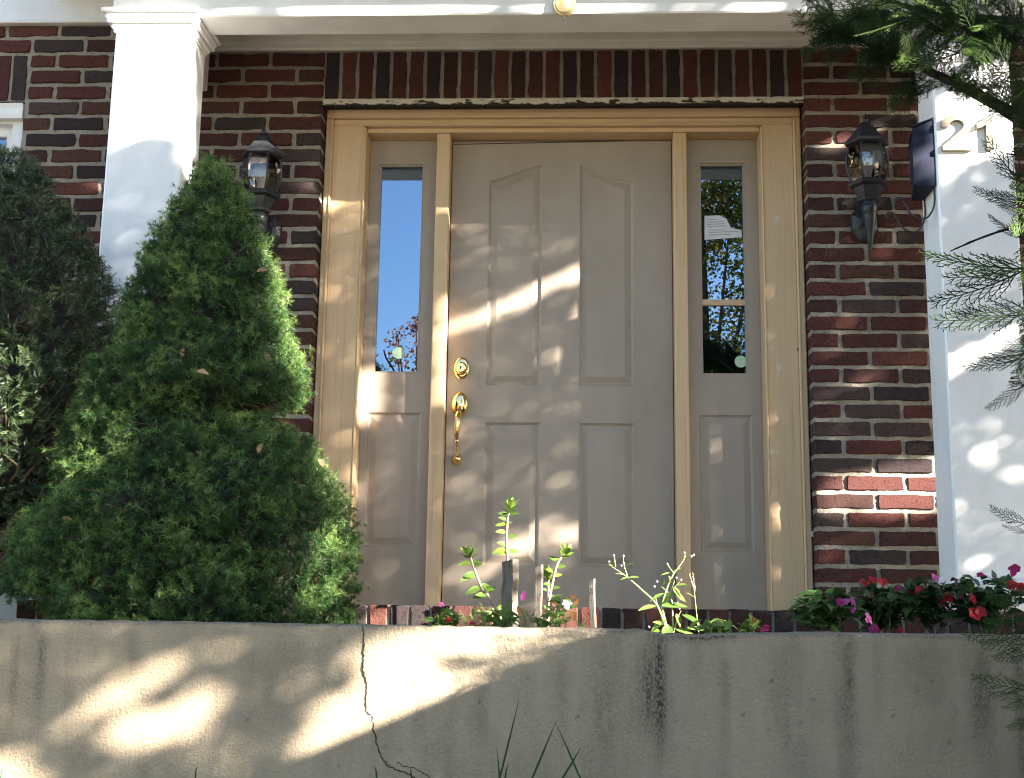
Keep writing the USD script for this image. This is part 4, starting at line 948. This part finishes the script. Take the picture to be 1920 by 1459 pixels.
obj('grass', cat(gb), GRASSM, kind='stuff', tint=np.concatenate(gt), label='thin green grass blades rising before the garden wall')

# ------------------------------------------------------------------ conifer at the right edge
con = thing('conifer_tree', 'dark feathery conifer reaching into the right side of the photo', 'tree')
CXY = np.array([1.50, -2.52]); rng = np.random.default_rng(9)


def spray_proto(kind, rng):
    """A flat frond along +x, one unit long: (v, f, tint)."""
    A, B, ra, rb = [], [], [], []
    ax = np.array([[t, .05 * math.sin(t * 3), .0] for t in np.linspace(0, 1, 14)])
    A += list(ax[:-1]); B += list(ax[1:]); ra += list(np.linspace(.014, .006, 13)); rb += list(np.linspace(.013, .005, 13))
    if kind == 'scale':
        for i, t in enumerate(np.linspace(.06, .96, 17)):
            s = 1 if i % 2 else -1; L_ = (.32 * (1 - t) ** .75 + .05) * rng.uniform(.8, 1.15); a = math.radians(rng.uniform(30, 42)); o = np.array([t, .05 * math.sin(t * 3), 0]); d = np.array([math.cos(a), s * math.sin(a), rng.normal(0, .08)])
            m = o + d * L_ * .5 + np.array([0, s * L_ * .02, 0]); e = m + (d + np.array([.25, 0, -.06])) * L_ * .45
            A += [o, m]; B += [m, e]; ra += [.0085, .0078]; rb += [.0078, .0045]
            n = int(2 + L_ * 17)
            for k, u in enumerate(np.linspace(.22, .92, n)):
                q_ = o + (e - o) * u; s2 = 1 if k % 2 else -1; b = a + s2 * s * math.radians(rng.uniform(30, 42)); l2 = (.075 * (1 - u) + .030) * rng.uniform(.8, 1.2)
                A.append(q_); B.append(q_ + np.array([math.cos(b), s * math.sin(b), rng.normal(0, .1)]) * l2); ra.append(.0068); rb.append(.0042)
    else:
        for i, t in enumerate(np.linspace(.08, .98, 46)):
            s = 1 if i % 2 else -1; o = np.array([t, .05 * math.sin(t * 3), 0]); a = math.radians(rng.uniform(38, 70)); L_ = rng.uniform(.10, .16)
            A.append(o); B.append(o + np.array([math.cos(a), s * math.sin(a), rng.normal(0, .35)]) * L_); ra.append(.0075); rb.append(.0035)
        for t in np.linspace(.15, .8, 7):
            s = rng.choice([-1, 1]); o = np.array([t, .05 * math.sin(t * 3), 0]); a = math.radians(rng.uniform(30, 50)); d = np.array([math.cos(a), s * math.sin(a), rng.normal(0, .2)]); L_ = .34 * (1 - t) + .12
            A.append(o); B.append(o + d * L_); ra.append(.007); rb.append(.004)
            for u in np.linspace(.1, 1, 14):
                b = a + rng.choice([-1, 1]) * rng.uniform(.5, 1.1); A.append(o + d * L_ * u); B.append(A[-1] + np.array([math.cos(b), s * math.sin(b), rng.normal(0, .35)]) * rng.uniform(.09, .14)); ra.append(.0072); rb.append(.0035)
    v, f = prisms(A, B, np.array(ra), np.array(rb)); t_ = np.clip(np.repeat(.25 + .45 * np.array(B)[:, 0], 6) + rng.normal(0, .05, len(v)), 0, 1)
    return v, f, t_


SCALE = [spray_proto('scale', rng) for _ in range(5)]; NEEDLE = [spray_proto('needle', rng) for _ in range(5)]


def place(proto, base, tip, normal, fat=1.0, dt=0.0):
    base, tip = np.asarray(base, float), np.asarray(tip, float); L_ = np.linalg.norm(tip - base); x = (tip - base) / L_; y = unit(np.cross(normal, x)); z = np.cross(x, y)
    v, f, t = proto; w = base + L_ * (v[:, :1] * x + fat * (v[:, 1:2] * y + v[:, 2:] * z)); return (w, f), np.clip(t + dt, 0, 1)


def frond(pb, pt, y, kind='scale', fat=1.0, dt=0.0, tilt=None):
    dy = rng.uniform(-.02, .05); b, t = at(*pb, y), at(*pt, y - dy)
    nrm = np.array([rng.normal(0, .25), -1, rng.normal(.2, .25)]) if tilt is None else tilt
    return place((SCALE if kind == 'scale' else NEEDLE)[rng.integers(5)], b, t, nrm, fat, dt)


def carry(e):
    """The thin branch that carries a frond from the trunk to its base."""
    z0 = max(.15, e[2] - .12 - rng.uniform(0, .12)); s0 = np.array([CXY[0], CXY[1], z0]); mid = s0 * .45 + e * .55 + np.array([0, 0, .025])
    obj('branch', tube(smoothline([s0, mid, e], 4), np.linspace(.007, .0022, 9), 5), BARK, con)


for pb, pt, y, fat, dt in (((1925, 350), (1852, 258), -2.2, 1.1, 0), ((1925, 385), (1828, 353), -2.2, 1.0, 0), ((1930, 375), (1850, 364), -2.24, 1.2, 0), ((1925, 402), (1878, 386), -2.2, 1.2, 0), ((1925, 452), (1854, 404), -2.18, .9, 0), ((1930, 505), (1732, 476), -2.25, .62, .1), ((1928, 498), (1775, 520), -2.2, .6, 0), ((1925, 505), (1745, 566), -2.2, .62, 0),
                           ((1935, 580), (1752, 600), -2.22, .55, 0), ((1928, 590), (1790, 585), -2.2, .7, 0), ((1930, 645), (1860, 641), -2.2, 1.0, 0), ((1935, 668), (1806, 688), -2.18, .6, 0), ((1930, 660), (1835, 672), -2.22, .7, 0), ((1930, 712), (1850, 766), -2.2, .6, 0), ((1930, 985), (1858, 951), -2.2, .55, -.1), ((1930, 1000), (1880, 985), -2.2, .7, -.1),
                           ((1935, 1180), (1808, 1190), -2.35, .7, .35), ((1935, 1205), (1838, 1206), -2.35, .8, .35), ((1930, 1225), (1862, 1232), -2.35, .8, .3), ((1935, 1295), (1824, 1268), -2.35, .6, .3), ((1930, 1312), (1855, 1300), -2.38, .7, .3), ((1930, 1320), (1878, 1326), -2.35, .9, .3), ((1930, 1350), (1888, 1364), -2.35, .9, .25), ((1930, 1130), (1850, 1120), -2.3, .8, .3), ((1930, 1095), (1870, 1135), -2.32, .8, .25), ((1925, 1150), (1845, 1165), -2.3, .8, .3)):
    m, t = frond(pb, pt, y, 'scale', max(fat, .8), dt - .12); obj('frond', m, CYPRESS, con, tint=t); carry(at(*pb, y))
# the limb that crosses the upper right corner, with its needled twigs
limb = smoothline([at(2010, 300, -2.1), at(1905, 218, -1.9), at(1815, 168, -1.8), at(1730, 128, -1.74), at(1632, 84, -1.70), at(1560, 46, -1.66)], 8)
obj('limb', tube(np.vstack([[CXY[0], CXY[1], 1.55], limb]), np.linspace(.020, .003, len(limb) + 1), 7), BARK, con, smooth=True)
limb2 = smoothline([at(1990, 60, -2.1), at(1880, 40, -1.92), at(1760, 25, -1.84), at(1640, -5, -1.80)], 8)
obj('limb', tube(np.vstack([[CXY[0], CXY[1], 1.8], limb2]), np.linspace(.016, .003, len(limb2) + 1), 7), BARK, con, smooth=True)
obj('bare_twig', tube(smoothline([at(1935, 415, -2.2), at(1880, 432, -2.2), at(1830, 450, -2.2), at(1782, 471, -2.2)], 4), [.0035, .003, .0035, .0028, .0034, .0026, .003, .0028, .0024, .003, .002, .0022, .0015], 6), INNER, con)
for k in range(190):                                   # needled twigs along both limbs, within their spread
    l_ = limb if k % 5 < 3 else limb2
    o = l_[rng.integers(4, len(l_))] + rng.normal(0, .012, 3); up = rng.random() < (.66 if l_ is limb else .35)
    d = unit(np.array([-rng.uniform(.3, 1), rng.normal(0, .4), rng.uniform(.1, .9) if up else -rng.uniform(.1, .7)])); L_ = rng.uniform(.07, .16) * (.85 if not up else 1)
    if (lambda q_: 1700 < q_[0] < 1900 and q_[1] > 190)(pix(o + d * L_)): continue
    m, t = place(NEEDLE[rng.integers(5)], o, o + d * L_, (rng.normal(0, .4), -1, rng.normal(0, .4)), .8, rng.uniform(-.15, .15)); obj('frond', m, CYPRESS, con, tint=t)
for k in range(230):                                   # the dense green corner
    px, py = (rng.uniform(1640, 1960), rng.uniform(-40, 215)) if k < 190 else (rng.uniform(1915, 1965), rng.uniform(200, 780))
    if k < 190 and (py > 10 + (px - 1640) * .62 or (px < 1905 and py > 170)): continue
    b = at(px, py, (-1.92 if k < 190 else -2.25) + rng.normal(0, .07)); d = unit(np.array([-rng.uniform(.1, 1), rng.normal(-.2, .4), rng.normal(-.2, .5)]))
    if (lambda q_: 1740 < q_[0] < 1900 and q_[1] > 175)(pix(b + d * .15)): continue
    m, t = place(SCALE[rng.integers(5)], b, b + d * rng.uniform(.10, .17), (rng.normal(0, .5), -1, rng.normal(0, .5)), 1.0, rng.uniform(0, .3)); obj('frond', m, CYPRESS, con, tint=t)
    if k >= 190: carry(b)
ms, ts_ = [], []
for k in range(1210):                                   # the rest of the crown, beyond the frame
    z = rng.uniform(.05, 1.12) if k < 1100 else rng.uniform(1.1, 1.9); R_ = .46 if z < 1.1 else .12; a = rng.uniform(0, 6.283); r0 = R_ * rng.uniform(.25, .75); L_ = rng.uniform(.14, .26)
    b = np.array([CXY[0] + r0 * math.cos(a), CXY[1] + r0 * math.sin(a), z]); d = unit(np.array([math.cos(a), math.sin(a), rng.uniform(-.2, .5)])); e = b + d * L_
    x, y = pix(e)
    if x < 1935 and -60 < y < 1500: continue
    x, y = pix(b)
    if x < 1930 and -60 < y < 1500: continue
    m, t = place(SCALE[rng.integers(5)], b, e, (rng.normal(0, .6), rng.normal(0, .6), 1), 1.3); ms.append(m); ts_.append(t)
obj('foliage', cat(ms), CYPRESS, con, tint=np.concatenate(ts_), kind='stuff')
obj('trunk', tube([(CXY[0], CXY[1], -.05), (CXY[0], CXY[1], 1.5), (CXY[0], CXY[1], 2.3)], [.06, .045, .008], 10), BARK, con)

# ------------------------------------------------------------------ board fence to the right, outside the picture
fe = thing('board_fence', 'grey board fence along the garden to the right', 'fence')
for k in range(17):
    y = -2.95 - k * .145; obj('board', cbox(2.20, 2.222, y - .143, y, 0, 1.515, .003), GREYWOOD, fe)
for z in (.35, 1.15): obj('rail', cbox(2.2225, 2.26, -5.42, -2.95, z, z + .09, .004), GREYWOOD, fe)

# ------------------------------------------------------------------ the trees that stand towards the sun and over the road


def leaf_quads(c, size, rng, flat=.0):
    N = len(c); n = unit(rng.normal(size=(N, 3))); u = unit(np.cross(n, rng.normal(size=(N, 3)))); w = np.cross(n, u); s = (size * rng.uniform(.7, 1.25, (N, 1)))
    v = np.stack([c - u * s * .5, c + w * s * .3, c + u * s * .5, c - w * s * .3], 1).reshape(-1, 3)
    return v, np.arange(N * 4).reshape(-1, 4)


SURF = [  # what the photograph shows of the sun: (depth, weight, outline, sunlit places, half sunlit places)
    (CY0, 1.3, [(-40, 1163), (1185, 1180), (535, 1432), (500, 1475), (-40, 1475)], [
        [(648, 1248), (700, 1200), (860, 1178), (1185, 1178), (1150, 1205), (535, 1432), (560, 1385), (640, 1300), (800, 1232), (700, 1262)],
        [(80, 1372), (240, 1290), (388, 1194), (404, 1214), (300, 1282), (140, 1374)], [(165, 1398), (250, 1345), (420, 1285), (428, 1306), (335, 1388), (255, 1408)],
        [(330, 1414), (432, 1352), (424, 1380), (345, 1420)], [(-40, 1415), (135, 1462), (-40, 1490)]], [([(160, 1290), (330, 1190), (350, 1200), (180, 1320)], .45), ([(590, 1240), (660, 1190), (690, 1200), (620, 1255)], .5)]),
    (-.65, 1.4, [(222, 40), (390, 40), (375, 320), (310, 400), (255, 520), (225, 640), (180, 540), (203, 235)], [[(215, 30), (392, 30), (380, 300), (345, 300), (344, 234), (200, 276)]], [([(200, 320), (350, 290), (345, 330), (200, 360)], .35)]),
    (-.65, .9, [(400, 13), (1560, 6), (1560, 24), (400, 30)], [[(400, 13), (1560, 6), (1560, 24), (400, 30)]], []),
    (SY, 1.0, [(845, 330), (1088, 330), (1088, 1130), (825, 1130)], [[(830, 620), (1092, 490), (1092, 526), (830, 634)], [(990, 704), (1088, 645), (1088, 655), (990, 712)]],
        [([(838, 920), (1092, 805), (1092, 840), (838, 965)], .38), ([(838, 1050), (1092, 930), (1092, 1040), (838, 1115)], .42), ([(1010, 985), (1092, 935), (1092, 1000), (1010, 1035)], .47)]),
    (.13, .8, [(1270, 330), (1515, 230), (1535, 1130), (1270, 1130)], [], []),
    (.13, .8, [(600, 215), (845, 300), (825, 1130), (570, 1130)], [[(668, 704), (748, 660), (748, 762), (668, 792)], [(812, 575), (848, 535), (848, 730), (812, 790)]], [([(600, 820), (680, 790), (680, 1000), (600, 1000)], .4), ([(690, 880), (740, 860), (740, 960), (690, 980)], .4)]),
    (0, 1.0, [(1515, 200), (1755, 200), (1765, 1100), (1530, 1100)], [[(1515, 262), (1640, 232), (1640, 262), (1515, 300)], [(1510, 900), (1770, 850), (1770, 960), (1510, 985)], [(1515, 728), (1650, 690), (1650, 715), (1515, 752)]], [([(1515, 300), (1700, 250), (1700, 320), (1515, 380)], .35)]),
    (-.65, 1.2, [(1745, 150), (1905, 150), (1905, 1050), (1770, 1050)], [[(1745, 190), (1905, 120), (1905, 275), (1745, 335)], [(1760, 685), (1905, 610), (1905, 632), (1760, 712)]], [([(1760, 340), (1900, 290), (1900, 330), (1760, 380)], .4)]),
    (0, .8, [(-40, 55), (215, 55), (200, 520), (-40, 280)], [], []), (0, .8, [(400, 100), (605, 100), (585, 760), (400, 300)], [], []),
    (-1.45, .8, [(395, 300), (470, 360), (440, 480), (400, 700), (500, 850), (480, 1000), (380, 1165), (80, 1165), (20, 1080), (150, 740), (225, 620)], [], []),
    (-1.15, 1.4, [(480, 430), (600, 500), (690, 960), (685, 1172), (430, 1172), (470, 700)], [[(480, 470), (580, 440), (610, 620), (600, 785), (500, 785), (390, 700), (420, 590)], [(440, 1090), (540, 980), (570, 830), (690, 830), (700, 960), (700, 1180), (360, 1180)]], []),
    (-1.30, .9, [(-40, 300), (60, 360), (210, 650), (140, 800), (130, 850), (60, 985), (-40, 985)], [[(-40, 600), (50, 630), (110, 760), (110, 860), (50, 985), (-40, 985)]], []),
    (0, .5, [(-40, 990), (30, 985), (85, 1165), (-40, 1165)], [[(-40, 990), (30, 985), (85, 1165), (-40, 1165)]], []),
    (-1.0, 1.6, [(800, 1100), (880, 1000), (935, 905), (985, 905), (1075, 1000), (1150, 1030), (1320, 1025), (1320, 1195), (800, 1195)], [[(800, 1100), (880, 1000), (935, 905), (985, 905), (1075, 1000), (1150, 1030), (1320, 1025), (1320, 1195), (800, 1195)]], []),
    (-1.3, .8, [(800, 1130), (1100, 1130), (1420, 1140), (1420, 1195), (800, 1195)], [[(800, 1130), (1100, 1130), (1420, 1140), (1420, 1195), (800, 1195)]], []),
    (-1.2, .8, [(1490, 1110), (1900, 1080), (1900, 1190), (1490, 1190)], [], [])]
O3 = np.array([0, 0, 1.5]); STEP = .018; A0, B0 = -3.0, -2.2; NA, NB = 264, 278
yes, all_ = np.zeros((NA, NB)), np.zeros((NA, NB))
for y, w, outline, lit, half in SURF:
    o = np.array(outline, float); gx, gy = np.meshgrid(np.arange(o[:, 0].min(), o[:, 0].max(), 5), np.arange(o[:, 1].min(), o[:, 1].max(), 5)); gx, gy = gx.ravel(), gy.ravel()
    k = shapely.contains_xy(Polygon(outline), gx, gy); gx, gy = gx[k], gy[k]
    d = FWD * F + RIGHT * (gx[:, None] - 960) + UP * (729.5 - gy[:, None]); p = EYE + d * ((y - EYE[1]) / d[:, 1:2]) - O3
    s_ = np.zeros(len(gx))
    for pl, fr_ in half: s_[shapely.contains_xy(Polygon(pl).buffer(0), gx, gy)] = fr_
    for pl in lit: s_[shapely.contains_xy(Polygon(pl).buffer(0), gx, gy)] = 1
    ia, ib = ((p @ EA - A0) / STEP).astype(int), ((p @ EB - B0) / STEP).astype(int); ok = (ia >= 0) & (ia < NA) & (ib >= 0) & (ib < NB)
    np.add.at(yes, (ia[ok], ib[ok]), w * s_[ok] * 1.25); np.add.at(all_, (ia[ok], ib[ok]), w * (s_[ok] * 1.25 + 1 - s_[ok]))
from scipy.ndimage import gaussian_filter
OPENNESS = gaussian_filter(yes, 1.0) / (gaussian_filter(all_, 1.0) + 1e-3)
OPENNESS[gaussian_filter(all_, 1.0) < .03] = 0
shade = thing('maple_tree', 'broad leafy tree towards the low sun, outside the picture to the right', 'tree')
rng = np.random.default_rng(101)
NL = 170000
a = rng.uniform(-2.75, 1.45, NL); b = rng.uniform(-1.95, 2.6, NL); tdist = 6.4 + rng.normal(0, .7, NL).clip(-1.5, 1.5)
keep = np.abs((a + .65) / 2.05) ** 3.4 + np.abs((b - .28) / 2.3) ** 3.4 < 1.0 + .25 * (rng.random(NL) - .5)
op = OPENNESS[((a - A0) / STEP).astype(int).clip(0, NA - 1), ((b - B0) / STEP).astype(int).clip(0, NB - 1)]
keep &= rng.random(NL) > np.clip((op - .22) / .40, 0, 1)
a, b, tdist = a[keep], b[keep], tdist[keep]
C = O3 + a[:, None] * EA + b[:, None] * EB + tdist[:, None] * SUN
obj('crown', leaf_quads(C, .058, rng), TREELEAF[3], shade, tint=np.repeat(rng.uniform(0, 1, len(C)), 4))
cc = O3 - .65 * EA + .3 * EB + 6.6 * SUN; base = np.array([cc[0], cc[1], 0])
obj('trunk', tube([base, base + [0, .03, .9], base + [.03, 0, 1.6]], [.13, .10, .08], 10), BARK, shade)
print('shade tree centre', cc, len(C))


def far_tree(name, label, x, y, h, w, n, mats, seed, trunk_h=None, dens=1.0):
    t = thing(name, label, 'tree', None); r = np.random.default_rng(seed); th = trunk_h or h * .3
    blobs = [(x + r.normal(0, w * .28), y + r.normal(0, w * .28), th + (h - th) * r.uniform(.12, .88), w * r.uniform(.16, .30)) for _ in range(16)]
    c = np.vstack([np.array(bx[:3]) + unit(r.normal(size=(n // 16, 3))) * bx[3] * (r.random((n // 16, 1)) ** .4) for bx in blobs])
    k = len(c) // len(mats)
    for i, m in enumerate(mats):
        s = c[i::len(mats)]; obj('crown', leaf_quads(s, .10, r), TREELEAF[m], t, tint=np.repeat(r.uniform(0, 1, len(s)), 4))
    obj('trunk', tube([(x, y, -.05), (x + .05, y, th), (x, y, h * .8)], [.2, .15, .03], 8), BARK, t)
    for bx in blobs[:9]: obj('limb', tube(smoothline([(x, y, th * r.uniform(.7, 1.3)), ((x + bx[0]) / 2, (y + bx[1]) / 2, (th + bx[2]) / 2 + .1), bx[:3]], 4), np.linspace(.07, .015, 9), 5), BARK, t)


far_tree('street_tree', 'tall green tree across the road with yellowing tips', 2.6, -19, 11.0, 5.0, 26000, (0, 3, 3, 1), 1)
far_tree('street_tree', 'tall mixed green and gold tree across the road', 6.4, -21, 11.5, 5.5, 14000, (3, 0, 1), 2)
far_tree('street_tree', 'golden autumn tree across the road, rather low', -3.7, -20, 6.6, 3.0, 7000, (1, 3), 3)
far_tree('street_tree', 'slender red leaved tree across the road', -3.5, -24, 8.3, 1.5, 1500, (2,), 4)
far_tree('street_tree', 'low green and gold tree far across the road', -7.2, -23, 6.4, 4.0, 5000, (0, 1), 5)
far_tree('street_tree', 'wide dark green tree farthest along the road', -12, -24, 8.5, 5.5, 5000, (0, 3), 6)
wl = thing('curly_willow', 'bare twisting willow across the road', 'tree'); r = np.random.default_rng(8)
obj('trunk', tube(smoothline([(-3.0, -17, 0), (-2.9, -17, 1.6), (-3.05, -17, 3.4)], 5), np.linspace(.10, .05, 11), 8), BARK, wl)
for k in range(13):
    p = np.array([-3.05 + r.normal(0, .08), -17, r.uniform(2.4, 3.3)]); d = unit(np.array([r.normal(0, .5), r.normal(0, .3), 1.0])); pts = [p]; L_ = r.uniform(2.6, 4.6); n = 18
    for i in range(n):
        p = p + d * L_ / n + np.array([math.sin(i * 1.1 + k) * .09, math.cos(i * .9 + k * 2) * .06, 0]); pts.append(p)
    ln = smoothline(pts, 3); obj('branch', tube(ln, np.linspace(.04, .014, len(ln)), 5), BARK, wl)
